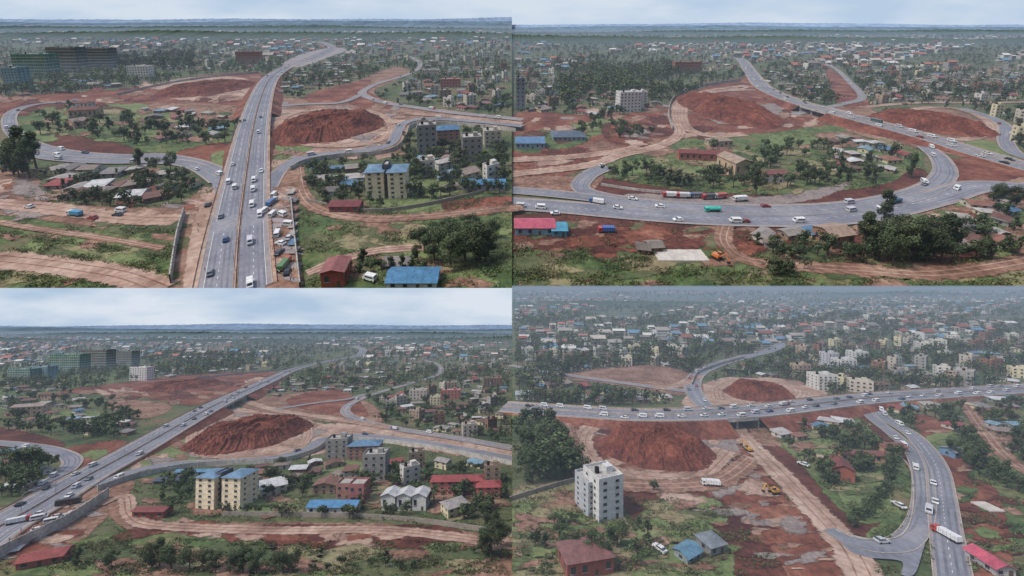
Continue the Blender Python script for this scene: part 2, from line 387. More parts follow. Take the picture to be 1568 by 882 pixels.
def town(P,poly,n,sz=(7,15),fl=(1,1),far=False):
    xs=[p[0] for p in poly]; ys=[p[1] for p in poly]; c=0; tr=0; mb=MB()
    while c<n and tr<n*15:
        tr+=1; x=random.uniform(min(xs),max(xs)); y=random.uniform(min(ys),max(ys))
        if not inpoly(poly,np.array([x]),np.array([y]))[0]: continue
        w=random.uniform(*sz); m=P.mpp(y); wp=w/m; f=random.randint(*fl); h=(2.8*f+.8)/m
        if far and math.sin(x*.021+P.yh)+math.sin(x*.008+y*.06)+math.sin(y*.2+x*.03)<-.7: continue
        if not(P.x0-20<x-wp*.7 and x+wp*.7<P.x1+20): continue
        if (P.x1==784 and x+wp>784) or (P.x0==784 and x-wp<784): continue
        if any(getm(P,x+a*wp*.55,y-b*(h+1))in(1,2) for a in(-1,0,1) for b in(0,.5,1.2)): continue
        d=w*random.uniform(.5,.8); yaw=random.choice([0.25,-.25,.1,-.5,.6])
        if far:
            X,Y=P.g(x,y); hh=2.8*f+.5; wm=random.choice(DTOWN[:3]); rm=random.choice(DTOWN)
            mb.box(X,Y*1,0,w,d,hh,wm); yy=Y; e=.6
            mb.poly([(X-w/2-e,yy-d/2-e,hh+.05),(X+w/2+e,yy-d/2-e,hh+.05),(X+w/2+e,yy,hh+d*.3),(X-w/2-e,yy,hh+d*.3)],rm)
            mb.poly([(X+w/2+e,yy+d/2+e,hh+.05),(X-w/2-e,yy+d/2+e,hh+.05),(X-w/2-e,yy,hh+d*.3),(X+w/2+e,yy,hh+d*.3)],rm)
            for k in range(f): mb.box(X,yy-d/2-.04,k*2.8+1,w*.8,.06,1.1,GLASS)
            fill(P,[(x-wp/2,y-h),(x+wp/2,y-h),(x+wp/2,y),(x-wp/2,y)],2)
        else:
            rt='flat' if f>2 else random.choice(['gable','gable','shed','hip'])
            bld(P,x,y,wp,h,d,rt,random.choice(WALLS),random.choice(ROOFS),yaw,f,name='apartment_block' if f>2 else 'tin_roof_house',ridge=random.choice('xy'),rh=None if f>2 else d*.16)
        c+=1
    if far and mb.v: mb.build('distant_town',P)
# ---------------------------------------------------------------- trees
def variant(nl,seed,kind,ls):
    r=np.random.default_rng(seed)
    if kind=='round': nb=9; cen=np.c_[r.normal(0,.17,nb),r.normal(0,.17,nb),r.uniform(.38,.85,nb)]; rad=r.uniform(.12,.21,nb)
    elif kind=='tall': nb=14; z=r.uniform(.2,.93,nb); sp=.15*(1.15-z); cen=np.c_[r.normal(0,1,nb)*sp,r.normal(0,1,nb)*sp,z]; rad=r.uniform(.08,.13,nb)
    elif kind=='wide': nb=12; cen=np.c_[r.normal(0,.3,nb),r.normal(0,.3,nb),r.uniform(.5,.88,nb)]; rad=r.uniform(.1,.18,nb)
    else: nb=7; cen=np.c_[r.normal(0,.32,nb),r.normal(0,.32,nb),r.uniform(.2,.6,nb)]; rad=r.uniform(.2,.32,nb)
    b=r.integers(0,nb,nl); d=r.normal(0,1,(nl,3)); d/=np.linalg.norm(d,axis=1)[:,None]
    rr=r.uniform(.45,1.12,nl)[:,None]; p=cen[b]+d*rad[b][:,None]*rr
    nrm=d+r.normal(0,.5,(nl,3))+np.array([0,0,.4]); nrm/=np.linalg.norm(nrm,axis=1)[:,None]
    t=np.cross(nrm,r.normal(0,1,(nl,3))); t/=np.linalg.norm(t,axis=1)[:,None]; q=np.cross(nrm,t)
    s=ls*r.uniform(.6,1.35,nl)[:,None]; s2=s*r.uniform(.5,.9,nl)[:,None]
    V=np.stack([p-t*s,p-q*s2,p+t*s*.9,p+q*s2],1).reshape(-1,3); V[:,2]=np.maximum(V[:,2],0.01)
    br=(.62+.6*np.clip(d[:,2]*.5+.5,0,1))*r.uniform(.7,1.3,nl)*r.uniform(.7,1.35,nb)[b]  # shade painted into leaf colour: clump undersides darker, tops lighter, plus random tone
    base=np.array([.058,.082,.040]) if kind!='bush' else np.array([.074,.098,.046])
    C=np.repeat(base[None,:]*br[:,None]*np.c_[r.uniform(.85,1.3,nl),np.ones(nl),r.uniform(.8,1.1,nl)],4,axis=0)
    nV=len(V); Q=np.arange(nV).reshape(-1,4); mi=np.zeros(len(Q),int)
    tv=[];tf=[]
    def limb(a,b_,r0,r1):
        k=nV+len(tv); a=np.array(a);b_=np.array(b_); ax=b_-a; u=np.cross(ax,[1,.3,.1]); u/=np.linalg.norm(u); w=np.cross(ax,u); w/=np.linalg.norm(w)
        for pt,rd in((a,r0),(b_,r1)):
            for j in range(5): an=j*1.2566; tv.append(pt+u*math.cos(an)*rd+w*math.sin(an)*rd)
        for j in range(5): tf.append((k+j,k+(j+1)%5,k+5+(j+1)%5,k+5+j))
    if kind!='bush':
        limb((0,0,0),(0,0,.5),.028,.018); limb((0,0,.5),(.01,0,.85),.018,.006)
        if nl>200:
            for j in range(min(nb,7)): limb((0,0,.3+.05*j),cen[j],.012,.004)
        V=np.r_[V,np.array(tv)]; C=np.r_[C,np.tile([.10,.08,.06],(len(tv),1))]; Q=np.r_[Q,np.array(tf)]; mi=np.r_[mi,np.ones(len(tf),int)]
    return V,C,Q,mi
def fastmesh(name,V,C,Q,mi):
    me=bpy.data.meshes.new(name); me.vertices.add(len(V)); me.vertices.foreach_set('co',V.astype(np.float32).ravel())
    me.loops.add(Q.size); me.loops.foreach_set('vertex_index',Q.astype(np.int32).ravel())
    me.polygons.add(len(Q)); me.polygons.foreach_set('loop_start',np.arange(0,Q.size,4,dtype=np.int32))
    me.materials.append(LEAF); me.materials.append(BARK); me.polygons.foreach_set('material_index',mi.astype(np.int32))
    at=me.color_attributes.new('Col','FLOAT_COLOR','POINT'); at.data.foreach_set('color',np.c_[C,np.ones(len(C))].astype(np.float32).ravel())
    me.update(calc_edges=True); return me
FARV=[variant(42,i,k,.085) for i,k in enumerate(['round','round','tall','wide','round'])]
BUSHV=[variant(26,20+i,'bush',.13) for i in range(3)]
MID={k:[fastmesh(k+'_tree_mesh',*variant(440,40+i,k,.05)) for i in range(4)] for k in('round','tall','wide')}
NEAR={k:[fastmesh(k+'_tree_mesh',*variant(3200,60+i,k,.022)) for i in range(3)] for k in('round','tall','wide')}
TN={'round':'broadleaf_tree','tall':'eucalyptus_tree','wide':'acacia_tree'}
def tree(P,x,y,hpx,kind='round',near=False):
    h=hpx*P.mpp(y); X,Y=P.g(x,y); src=(NEAR if near else MID)[kind]
    ob=bpy.data.objects.new(TN[kind],random.choice(src)); SC.collection.objects.link(ob)
    wx=random.uniform(.95,1.35)
    ob.matrix_world=P.M@Matrix.Translation((X,Y*K,0))@Matrix.Rotation(random.uniform(0,6.28),4,'Z')@Matrix.Diagonal((h*wx,h*wx,h,1))
def merged(P,items,VS,name):
    Vs=[];Cs=[];Qs=[];Ms=[];o=0
    for (X,Y,h) in items:
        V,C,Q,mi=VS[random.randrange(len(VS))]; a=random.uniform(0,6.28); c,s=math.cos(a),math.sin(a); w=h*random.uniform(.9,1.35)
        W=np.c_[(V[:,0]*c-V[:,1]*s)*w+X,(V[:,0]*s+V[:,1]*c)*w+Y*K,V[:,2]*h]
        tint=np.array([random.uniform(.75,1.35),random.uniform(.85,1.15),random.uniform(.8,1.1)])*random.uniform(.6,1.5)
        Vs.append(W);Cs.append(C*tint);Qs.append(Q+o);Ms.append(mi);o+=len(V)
    if not Vs: return
    ob=bpy.data.objects.new(name,fastmesh(name,np.concatenate(Vs),np.concatenate(Cs),np.concatenate(Qs),np.concatenate(Ms)))
    SC.collection.objects.link(ob); ob.matrix_world=P.M
def scatter(P,poly,n,hm=(7,15),kind='far',allow=(0,),name=None,topchk=True):
    xs=[p[0] for p in poly]; ys=[p[1] for p in poly]; N=n*6
    X=RNG.uniform(min(xs),max(xs),N); Y=RNG.uniform(min(ys),max(ys),N); ok=inpoly(poly,X,Y); items=[]; c=0
    for x,y in zip(X[ok],Y[ok]):
        if c>=n: break
        if y<P.yh+9: continue
        if kind=='bush' and math.sin(x*.06+y*.11)+math.sin(x*.023-y*.19)+random.uniform(-.6,.6)<0: continue
        if kind=='far' and math.sin(x*.031+y*.13)+math.sin(x*.013-y*.21)+random.uniform(-1.6,.8)<-1.3: continue
        h=random.uniform(*hm)*(1.15 if kind=='mid' else 1)
        if kind=='far' and y<P.yh+26: h*=1.5
        hp=h/P.mpp(y)
        if getm(P,x,y) not in allow: continue
        if topchk and (getm(P,x,y-hp*.85)==1 or getm(P,x,y-hp*.4)==1): continue
        if (P.x1==784 and x+hp*.5>784) or (P.x0==784 and x-hp*.5<784): continue
        if P.y0==441 and y-hp<443: continue
        c+=1
        if kind=='mid': tree(P,x,y,hp,random.choice(['round','round','wide','tall']))
        else: items.append((*P.g(x,y),h))
    if kind!='mid': merged(P,items,BUSHV if kind=='bush' else FARV,name or ('bushes' if kind=='bush' else 'distant_trees'))
# ---------------------------------------------------------------- vehicles
def paint(c): return pmat('paint_%d_%d_%d'%c,rgb(*c),.35,.05,.5)
def wheels(mb,ys,w,r=.33):
    for y in ys:
        for s in(-1,1): mb.cyl((s*(w/2-.1),y,r),'x',r,.24,TYRE,8)
def vehicle(P,X,Y,z,yaw,kind,c):
    mb=MB(); p=paint(c); sc=1.1
    if kind=='car':
        mb.ext([(-2.1,.35),(2.1,.35),(2.15,.72),(1.15,.95),(-2.0,1.0),(-2.15,.8)],-.87,.87,p); mb.ext([(-1.75,.99),(-1.25,1.43),(.25,1.43),(1.0,.96)],-.74,.74,GLASS)
        mb.box(0,-.5,1.432,1.4,1.5,.06,p); wheels(mb,(-1.3,1.3),1.74); nm='car'
    elif kind=='van':
        mb.ext([(-2.4,.35),(2.3,.35),(2.4,1.0),(2.05,1.2),(1.5,2.0),(-2.3,2.05),(-2.42,1.2)],-.88,.88,p)
        for s in(-1,1): mb.box(s*.89,-.4,1.25,.04,3.2,.5,GLASS)
        mb.poly([(-.7,2.04,1.25),(.7,2.04,1.25),(.65,1.6,1.9),(-.65,1.6,1.9)],GLASS); mb.box(0,-2.43,1.3,1.4,.05,.5,GLASS); wheels(mb,(-1.5,1.5),1.76); nm='minibus'
    elif kind in('truck','tanker'):
        cab=paint(c if kind=='tanker' else random.choice([(220,220,220),(190,60,50),(60,90,150)]))
        mb.ext([(2.2,.6),(4.2,.6),(4.25,1.6),(3.9,2.7),(2.2,2.8)],-1.15,1.15,cab); mb.box(0,4.24,1.6,1.9,.08,.7,GLASS)
        for s in(-1,1): mb.box(s*1.16,3.3,1.6,.04,1.0,.7,GLASS)
        mb.box(0,-.8,.7,1.1,7,.3,TYRE)
        if kind=='truck': mb.box(0,-1.15,1.002,2.4,6.3,1.9,p); [mb.box(s*1.21,-1.15+yy,1.05,.04,.12,1.8,CONC) for s in(-1,1) for yy in(-2.5,-1.2,0,1.2,2.5)]
        else: mb.cyl((0,-1.3,2.05),'y',1.15,6.8,p,14); mb.box(0,-1.3,3.15,.6,5,.2,CONC)
        wheels(mb,(-3.6,-2.5,3.1),2.3,.5); nm='truck' if kind=='truck' else 'tanker_truck'; sc=.88
    elif kind=='bus':
        mb.ext([(-4.6,.45),(4.5,.45),(4.6,1.4),(4.3,2.9),(-4.5,3.0)],-1.2,1.2,p)
        for s in(-1,1):
            for k in range(6): mb.box(s*1.21,-3.6+k*1.4,1.6,.04,1.15,.85,GLASS)
        mb.box(0,4.52,1.6,2.0,.1,1.0,GLASS); wheels(mb,(-3,3),2.4,.5); nm='bus'; sc=.95
    elif kind=='excavator':
        for s in(-1,1): mb.ext([(-2,.1),(1.9,.1),(2.2,.5),(1.9,.95),(-2,.95),(-2.3,.5)],s*1.2-.3,s*1.2+.3,TYRE)
        mb.box(0,-.5,1.0,2.6,3.2,1.2,p); mb.box(-.8,.6,2.2,1.0,1.4,1.2,GLASS); mb.box(-.8,.6,3.41,1.1,1.5,.1,p)
        mb.ext([(1,1.8),(1.4,1.6),(4.3,4.9),(4.1,5.3)],.1,.6,p); mb.ext([(4.1,5.2),(4.5,5.0),(6,2.0),(5.6,1.9)],.15,.55,p); mb.ext([(5.3,1.9),(6.3,2.0),(6.2,1.0),(5.0,.9)],-.2,.9,TYRE); nm='excavator'; sc=.85
    mb.build(nm,P,(X,Y,z),yaw,sc)
VC=[(225,225,225)]*5+[(190,192,196),(70,72,78),(40,42,48),(150,40,40),(50,80,130),(120,125,130)]
TC=[(205,205,205),(70,110,140),(150,116,84),(190,180,162),(140,64,56),(84,116,106)]
def traffic(P,S,w,n,lanes=(-.36,-.2,.2,.36),mn=10,big=.08,rngt=(0,1)):
    c=0; tr=0
    while c<n and tr<n*12:
        tr+=1; f=random.uniform(*rngt)*(len(S)-1); i=min(int(f),len(S)-2); t=f-i
        a=[S[i][k]+(S[i+1][k]-S[i][k])*t for k in range(5)]; ln=random.choice(lanes); p=off(a,ln*w)
        x,y=P.px(*p)
        if not(P.x0+6<x<P.x1-6) : continue
        r=random.random(); kind='car'; col=random.choice(VC)
        if r<big: kind=random.choice(['truck','truck','bus','tanker']); col=random.choice(TC)
        elif r<.5: kind='van'; col=random.choice([(230,230,230),(225,225,222),(200,200,205)])
        m_=mn+(7 if kind in('truck','bus','tanker') else 0)
        if any(math.hypot(p[0]-q[0],p[1]-q[1])<m_ for q in P.cars): continue
        P.cars.append(p); yaw=math.atan2(a[4],a[3])-math.pi/2+(math.pi if ln>0 else 0)
        vehicle(P,p[0],p[1],p[2]+.02,yaw,kind,col); c+=1
def veh(P,x,y,kind,c=(225,225,225),yaw=0,z=.5):
    X,Y=P.g(x,y,z); vehicle(P,X,Y,z,math.radians(yaw),kind,c); P.cars.append((X,Y,z))
# ---------------------------------------------------------------- people
def person_mesh(seed,shirt,trou):
    r=random.Random(seed); st=r.uniform(.08,.3)
    v=[(0,0,.95),(0,.01,1.2),(0,0,1.42),(0,.01,1.53),(0,.03,1.66),(-.1,0,.9),(-.11,st*.5,.5),(-.11,st*.4-.05,.06),(-.11,st*.4+.12,.04),(.1,0,.9),(.11,-st*.3,.5),(.11,-st,.08),(.11,-st+.14,.04),
       (-.2,0,1.4),(-.25,-st*.3,1.12),(-.24,-st*.1,.88),(.2,0,1.4),(.25,st*.4,1.14),(.24,st*.8,.92)]
    e=[(0,1),(1,2),(2,3),(3,4),(0,5),(5,6),(6,7),(7,8),(0,9),(9,10),(10,11),(11,12),(2,13),(13,14),(14,15),(2,16),(16,17),(17,18)]
    R=[.15,.14,.14,.06,.11,.09,.065,.045,.04,.09,.065,.045,.04,.06,.045,.035,.06,.045,.035]
    me=bpy.data.meshes.new('p'); me.from_pydata(v,e,[]); ob=bpy.data.objects.new('p',me); SC.collection.objects.link(ob)
    ob.modifiers.new('s','SKIN'); 
    for i,rr in enumerate(R): me.skin_vertices[0].data[i].radius=(rr,rr*.8)
    me.skin_vertices[0].data[0].use_root=True; ob.modifiers.new('u','SUBSURF').levels=1
    dg=bpy.context.evaluated_depsgraph_get(); out=bpy.data.meshes.new_from_object(ob.evaluated_get(dg)); out.materials.clear()
    for m in (pmat('skin',rgb(84,58,46),.6),paint(shirt),paint(trou),pmat('hair',rgb(24,20,20),.8)): out.materials.append(m)
    for p in out.polygons:
        z=p.center.z; p.material_index=3 if z>1.7 else 0 if z>1.5 or (abs(p.center.x)>.21 and z<1.1) else 1 if z>.95 else 2
    bpy.data.objects.remove(ob); return out
PM=[person_mesh(i,c,d) for i,(c,d) in enumerate([((200,60,50),(40,44,60)),((230,230,225),(60,56,50)),((60,100,160),(30,30,34)),((220,180,60),(50,60,90)),((60,60,64),(120,100,80))])]
def person(P,x,y,z=.5):
    X,Y=P.g(x,y,z); ob=bpy.data.objects.new('pedestrian',random.choice(PM)); SC.collection.objects.link(ob)
    ob.matrix_world=P.M@Matrix.Translation((X,Y*K,z))@Matrix.Rotation(random.uniform(0,6.28),4,'Z')
def lamp(P,X,Y,z,yaw):
    mb=MB(); g=pmat('galvanised_steel',rgb(150,152,155),.5); mb.cyl((0,0,4.5),'z',.1,9,g,6,.06); mb.ext([(0,8.9),(0,9.05),(2.2,9.5),(2.2,9.4)],-.05,.05,g); mb.box(0,2.4,9.35,.25,.7,.15,g)
    mb.build('street_lamp',P,(X,Y,z),yaw)
# ---------------------------------------------------------------- land, sky, haze
def base(P,skyc,hillcols,ymax):
    dend=max(ymax-P.yh,9.); yb=P.y1+ (25 if P.y0==0 else 500)
    Yf=P.g(CX,P.yh+dend)[1]; Yn=P.g(CX,yb)[1]; W=Yf*K*1.1
    xa,xb=(-W,0) if P.x0==0 else (0,W)
    mb=MB(); n=24
    ys=[Yn*(Yf/Yn)**(i/n) for i in range(n+1)]
    for a,b in zip(ys[:-1],ys[1:]): mb.poly([(xa,a,0),(xb,a,0),(xb,b,0),(xa,b,0)],GROUND)
    mb.build('ground',P)
    m=bpy.data.materials.new('air_haze'); m.use_nodes=True; nt=m.node_tree; nt.nodes.clear()
    o=nt.nodes.new('ShaderNodeOutputMaterial'); ab=nt.nodes.new('ShaderNodeVolumeAbsorption'); em=nt.nodes.new('ShaderNodeEmission'); ad=nt.nodes.new('ShaderNodeAddShader')
    sg=P.haze/H/P.S; ab.inputs['Color'].default_value=(0,0,0,1); ab.inputs['Density'].default_value=sg
    em.inputs['Color'].default_value=(.25,.315,.41,1); em.inputs['Strength'].default_value=sg*1.0
    nt.links.new(ab.outputs[0],ad.inputs[0]); nt.links.new(em.outputs[0],ad.inputs[1]); nt.links.new(ad.outputs[0],o.inputs['Volume'])
    mb=MB(); mb.box((xa+xb)/2,(Yn*1.0+Yf)/2,-3,abs(xb-xa)-.5,Yf-Yn*1.0,3+.36*H,m); mb.build('haze_layer',P)
    for idx,(yr,amp,yd,col) in enumerate(hillcols):
        hm=nmat('hill_%s_%d'%(P.name,int(yd*10)),[tuple(c*.75 for c in col[:3])+(1,),col],.002 if yd<13 else .006,fine=.012 if yd<13 else .03)  # distance haze painted into the hill colours: farther ridges bluer and paler
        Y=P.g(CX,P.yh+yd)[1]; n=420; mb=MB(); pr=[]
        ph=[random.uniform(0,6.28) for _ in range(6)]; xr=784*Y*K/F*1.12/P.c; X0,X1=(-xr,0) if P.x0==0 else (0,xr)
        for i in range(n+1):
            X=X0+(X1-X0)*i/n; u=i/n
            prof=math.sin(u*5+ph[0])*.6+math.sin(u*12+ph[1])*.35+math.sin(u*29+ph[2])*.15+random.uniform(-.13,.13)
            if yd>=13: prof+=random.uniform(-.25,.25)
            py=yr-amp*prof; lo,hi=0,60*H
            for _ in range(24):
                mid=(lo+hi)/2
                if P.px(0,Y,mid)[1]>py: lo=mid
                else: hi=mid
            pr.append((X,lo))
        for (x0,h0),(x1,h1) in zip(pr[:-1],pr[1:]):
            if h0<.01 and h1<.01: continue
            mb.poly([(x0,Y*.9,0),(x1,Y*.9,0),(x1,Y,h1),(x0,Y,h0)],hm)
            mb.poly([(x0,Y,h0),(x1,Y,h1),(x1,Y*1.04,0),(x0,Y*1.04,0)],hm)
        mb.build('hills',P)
    if skyc:
        m=bpy.data.materials.new('sky_'+P.name); m.use_nodes=True; nt=m.node_tree; nt.nodes.clear(); N=nt.nodes.new
        o=N('ShaderNodeOutputMaterial'); em=N('ShaderNodeEmission'); tc=N('ShaderNodeTexCoord'); mp=N('ShaderNodeMapping'); no=N('ShaderNodeTexNoise'); cr=N('ShaderNodeValToRGB')
        L=Yf*K; mp.inputs['Scale'].default_value=(4/L,1/L,16/L); no.inputs['Scale'].default_value=1.4; no.inputs['Detail'].default_value=6
        nt.links.new(tc.outputs['Object'],mp.inputs[0]); nt.links.new(mp.outputs[0],no.inputs['Vector']); nt.links.new(no.outputs['Fac'],cr.inputs[0]); nt.links.new(cr.outputs[0],em.inputs[0]); nt.links.new(em.outputs[0],o.inputs[0])
        cr.color_ramp.elements[0].position=.36; cr.color_ramp.elements[0].color=skyc[0]; cr.color_ramp.elements[1].position=.64; cr.color_ramp.elements[1].color=skyc[1]
        Y=Yf*1.08; mb=MB()
        if P.y0==0: zt=9*H*10
        else:
            lo,hi=0,60*H
            for _ in range(40):
                mid=(lo+hi)/2
                if P.px(0,Y,mid)[1]>CY: lo=mid
                else: hi=mid
            zt=lo
        mb.poly([(xa*1.3,Y,-5*H),(xb*1.3,Y,-5*H),(xb*1.3,Y,zt),(xa*1.3,Y,zt)],m); mb.build('sky',P)
SKYT=(rgb(184,205,228),rgb(212,223,236))
P1.haze=.04; P2.haze=.045; P3.haze=.04; P4.haze=.085
FOR=rgb(66,84,66)
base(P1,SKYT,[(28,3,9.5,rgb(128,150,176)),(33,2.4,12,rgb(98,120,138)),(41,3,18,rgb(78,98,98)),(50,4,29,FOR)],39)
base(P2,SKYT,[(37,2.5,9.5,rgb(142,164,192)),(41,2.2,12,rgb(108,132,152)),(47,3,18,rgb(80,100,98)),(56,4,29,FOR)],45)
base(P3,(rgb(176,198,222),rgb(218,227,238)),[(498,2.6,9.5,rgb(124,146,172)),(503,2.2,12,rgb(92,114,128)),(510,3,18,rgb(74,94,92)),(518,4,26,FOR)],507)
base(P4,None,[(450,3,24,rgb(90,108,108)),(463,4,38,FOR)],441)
# ================================================================ P1 north-west tract
P=P1
area(P,[(-40,336),(150,350),(285,330),(275,380),(262,450),(-40,450)],GREEN,'grass_verge',3)
area(P,[(470,330),(620,322),(840,330),(840,450),(455,450),(458,380)],GREEN,'grass_verge',3)
area(P,[(-40,150),(120,150),(240,150),(360,160),(366,190),(340,222),(240,232),(120,228),(30,205),(20,180)],GREEN,'green_island',0)
area(P,[(-40,158),(60,146),(190,138),(300,118),(390,112),(405,130),(378,160),(290,163),(170,158),(60,163),(10,175),(-40,180)],RED,'red_earthworks')
area(P,[(100,166),(230,160),(360,165),(362,182),(300,180),(250,186),(160,178)],GRASS,'grass',3)
area(P,[(230,160),(350,163),(362,185),(300,182)],ORG,'bare_soil',3)
area(P,[(230,140),(262,124),(330,118),(380,124),(360,146),(300,154)],TAN,'haul_track',1)
area(P,[(405,225),(420,165),(500,155),(600,160),(622,190),(615,228),(540,236),(470,238),(430,262),(408,270)],TAN,'bare_ground')
area(P,[(412,210),(440,214),(480,222),(470,228),(430,252),(412,258)],GRASS,'grass_verge',3)
area(P,[(418,150),(470,150),(540,128),(600,104),(625,112),(570,140),(610,160),(700,172),(800,184),(800,178),(800,196),(640,184),(520,168),(420,164)],ORG,'bare_soil')
area(P,[(470,148),(520,132),(565,124),(540,145),(500,160)],RED,'red_soil',1)
area(P,[(530,152),(552,140),(600,162),(560,164)],RED,'red_soil',1)
area(P,[(60,208),(140,214),(200,228),(180,236),(80,230)],DRED,'red_soil',1)
area(P,[(270,238),(330,222),(356,228),(350,262),(320,256)],RED,'red_soil',1)
area(P,[(326,240),(348,232),(350,254),(334,256)],GRASS,'grass',3)
area(P,[(-40,262),(20,262),(60,280),(30,300),(60,310),(140,318),(270,318),(300,300),(330,300),(300,340),(285,450),(255,450),(275,345),(140,345),(40,330),(-40,320)],ORG,'dirt_road_verge')
area(P,[(600,330),(660,308),(800,300),(800,345),(680,345)],GREEN,'grass',3)
area(P,[(680,312),(790,303),(790,318),(720,330)],RED,'ploughed_field',3)
area(P,[(625,282),(680,278),(700,292),(640,302)],GRASS,'lawn',3)
area(P,[(560,305),(620,303),(670,312),(610,325)],GRASS,'lawn',3)
area(P,[(560,360),(620,345),(660,352),(640,372),(580,385),(520,375)],DRY,'dry_grass',3)
area(P,[(60,360),(160,366),(240,385),(200,400),(90,392),(20,380)],DRY,'dry_grass',3)
patches(P,[(-20,340),(270,345),(255,436),(-20,436)],60,[GRASS,GROUND,ORG,DRY,GROUND],(10,34),'worn_patches'); patches(P,[(470,335),(784,335),(784,436),(470,436)],54,[GRASS,GROUND,ORG,DRY,GROUND],(10,34),'worn_patches')
patches(P,[(0,150),(400,115),(400,160),(0,178)],70,[DRED,ORG,RED,TAN],(8,26)); patches(P,[(410,160),(620,160),(610,235),(410,260)],46,[ORG,TAN,GRAVEL],(8,24)); patches(P,[(0,265),(330,300),(300,345),(0,330)],44,[RED,TAN,GRAVEL],(8,26))
patches(P,[(60,170),(350,165),(340,220),(60,215)],50,[GROUND,ORG,GRASS,DRY],(8,26),'worn_patches')
road(P,[(-20,338),(60,352),(160,366),(250,382)],3,'footpath',ORG,kerb=False,lines=False)
road(P,[(-20,312),(60,318),(120,326),(200,336),(275,338)],8,'dirt_road',TAN,kerb=False,lines=False)
road(P,[(-20,396),(60,404),(120,412),(190,424),(250,446)],8,'dirt_road',TAN,kerb=False,lines=False)
road(P,[(455,250),(465,300),(500,325),(580,336),(680,330),(800,318)],6,'dirt_road',ORG,kerb=False,lines=False)
road(P,[(470,420),(520,400),(580,385),(660,380)],4,'dirt_road',TAN,kerb=False,lines=False)
area(P,[(285,450),(300,345),(322,300),(330,300),(318,450)],TAN,'road_shoulder',jit=.5)
area(P,[(398,450),(400,330),(412,270),(455,258),(446,330),(458,450)],ORG,'road_shoulder',jit=.5)
patches(P,[(400,430),(405,280),(448,280),(452,430)],34,[GRAVEL,TAN,ASPH2],(6,16))
mound(P,498,198,82,25,9,seed=3)
mound(P,312,137,62,13,7,seed=4)
r=road(P,[(420,200),(440,178),(500,168),(570,172),(598,190),(590,212),(540,224),(470,222),(430,208),(420,200)],6,'haul_road',TAN,kerb=False,lines=False)
rA=road(P,[(345,268),(300,250),(240,240),(180,241),(110,236),(55,224),(24,206),(14,186),(24,170),(60,160),(120,156)],9,'slip_road',lines=False)
rA2=road(P,[(-20,226),(30,232),(90,243),(170,248),(250,248),(300,256),(335,278)],9,'slip_road',lines=False)
rB=road(P,[(412,290),(430,262),(460,244),(510,236),(560,231),(596,222),(608,205),(618,190),(650,183),(720,186),(800,194)],8.5,'slip_road',lines=False)
rC=road(P,[(800,184),(700,174),(640,166),(590,158),(560,148),(556,140),(580,128),(620,116),(642,104),(640,94),(622,86),(605,90)],10,'side_road',ASPH2)
road(P,[(418,164),(470,160),(520,158),(552,146)],9,'side_road',ASPH2)
road(P,[(620,174),(700,180),(800,190)],8,'side_road',TAN,kerb=False,lines=False)
area(P,[(308,450),(322,345),(330,300),(318,275),(290,256),(330,256),(352,262),(362,225),(408,225),(412,262),(424,268),(418,290),(404,340),(403,450)],ASPH,'road_junction',jit=0)
area(P,[(432,100),(462,84),(500,75),(530,76),(506,86),(460,102)],ASPH2,'junction_yard')
rM=road(P,[(360,455),(364,380),(370,320),(378,260),(387,200),(398,155),(413,122),(440,103),(474,91),(500,80),(508,72),(490,64)],22,'highway',median=1.4,zs=[0,0,0,.5,3,5,4,0,0,0,0,0],skirt=RED,gap=(30,36),shoulder=1.5,n=8)
wall(P,[(446,262),(470,250),(520,242),(575,238),(606,230),(622,212),(634,194),(700,192),(790,202)],3.2,CONC,'retaining_wall',ribs=True)
wall(P,[(283,330),(272,370),(262,436)],4,CONC,'retaining_wall',ribs=True)
wall(P,[(446,310),(452,370),(460,445)],3.2,CONC,'retaining_wall',ribs=True)
wall(P,[(180,146),(260,128),(330,118),(395,112)],3,CONC,'retaining_wall')
wall(P,[(470,310),(560,325),(640,318),(740,296)],2,pmat('stone_wall',rgb(150,140,130)),'boundary_wall')
wall(P,[(40,262),(110,268),(180,270)],2,pmat('stone_wall',rgb(150,140,130)),'boundary_wall')
traffic(P,rM,22,36,rngt=(0,1)); traffic(P,rA,9,7,(-.25,.25)); traffic(P,rA2,9,5,(-.25,.25)); traffic(P,rB,8.5,6,(-.25,.25)); traffic(P,rC,10,10,(-.25,.25))
for x,y,k,c,a in [(418,330,'van',(228,228,228),5),(405,325,'van',(225,225,225),0),(425,360,'van',(230,230,230),20),(428,388,'car',(60,60,66),0),(436,408,'truck',(80,120,70),4),(440,345,'van',(225,225,225),85),(443,365,'car',(200,200,204),10),(417,312,'truck',(60,110,160),0),(432,330,'van',(228,228,228),60),(440,418,'car',(40,40,46),20),(420,300,'van',(225,225,225),10),(430,374,'car',(228,228,228),70),(319,315,'car',(40,44,52),20),(115,330,'truck',(60,150,190),80),(185,324,'van',(220,220,220),80),(45,318,'car',(225,225,225),80),(142,335,'car',(160,60,50),80),(180,330,'car',(70,75,80),85),(566,428,'van',(225,225,225),70)]: veh(P,x,y,k,c,a)
for i in range(46): 
    y=random.uniform(285,432); person(P,random.uniform(414,448)+(y-300)*.04,y)
for i in range(8): person(P,random.uniform(298,316),random.uniform(320,430))
for i in range(8):
    bld(P,446+random.uniform(-2,3),300+i*13,7,6,3,'shed',(170,120,90),random.choice(ROOFS),.1,1,'market_kiosk',mask=False)
for k in range(6):
    s=rM[4+k*5]; lamp(P,*off(s,0)[:2],s[2],1.3)
cst=(96,104,108)
for x,y,w,h,wm_ in [(50,121,52,36,NET),(99,112,44,37,GNET),(148,108,42,32,GNET)]:
    bld(P,x,y,w,h,18,'flat',cst,(90,90,90),.0,8,'building_under_construction',wallm=wm_)
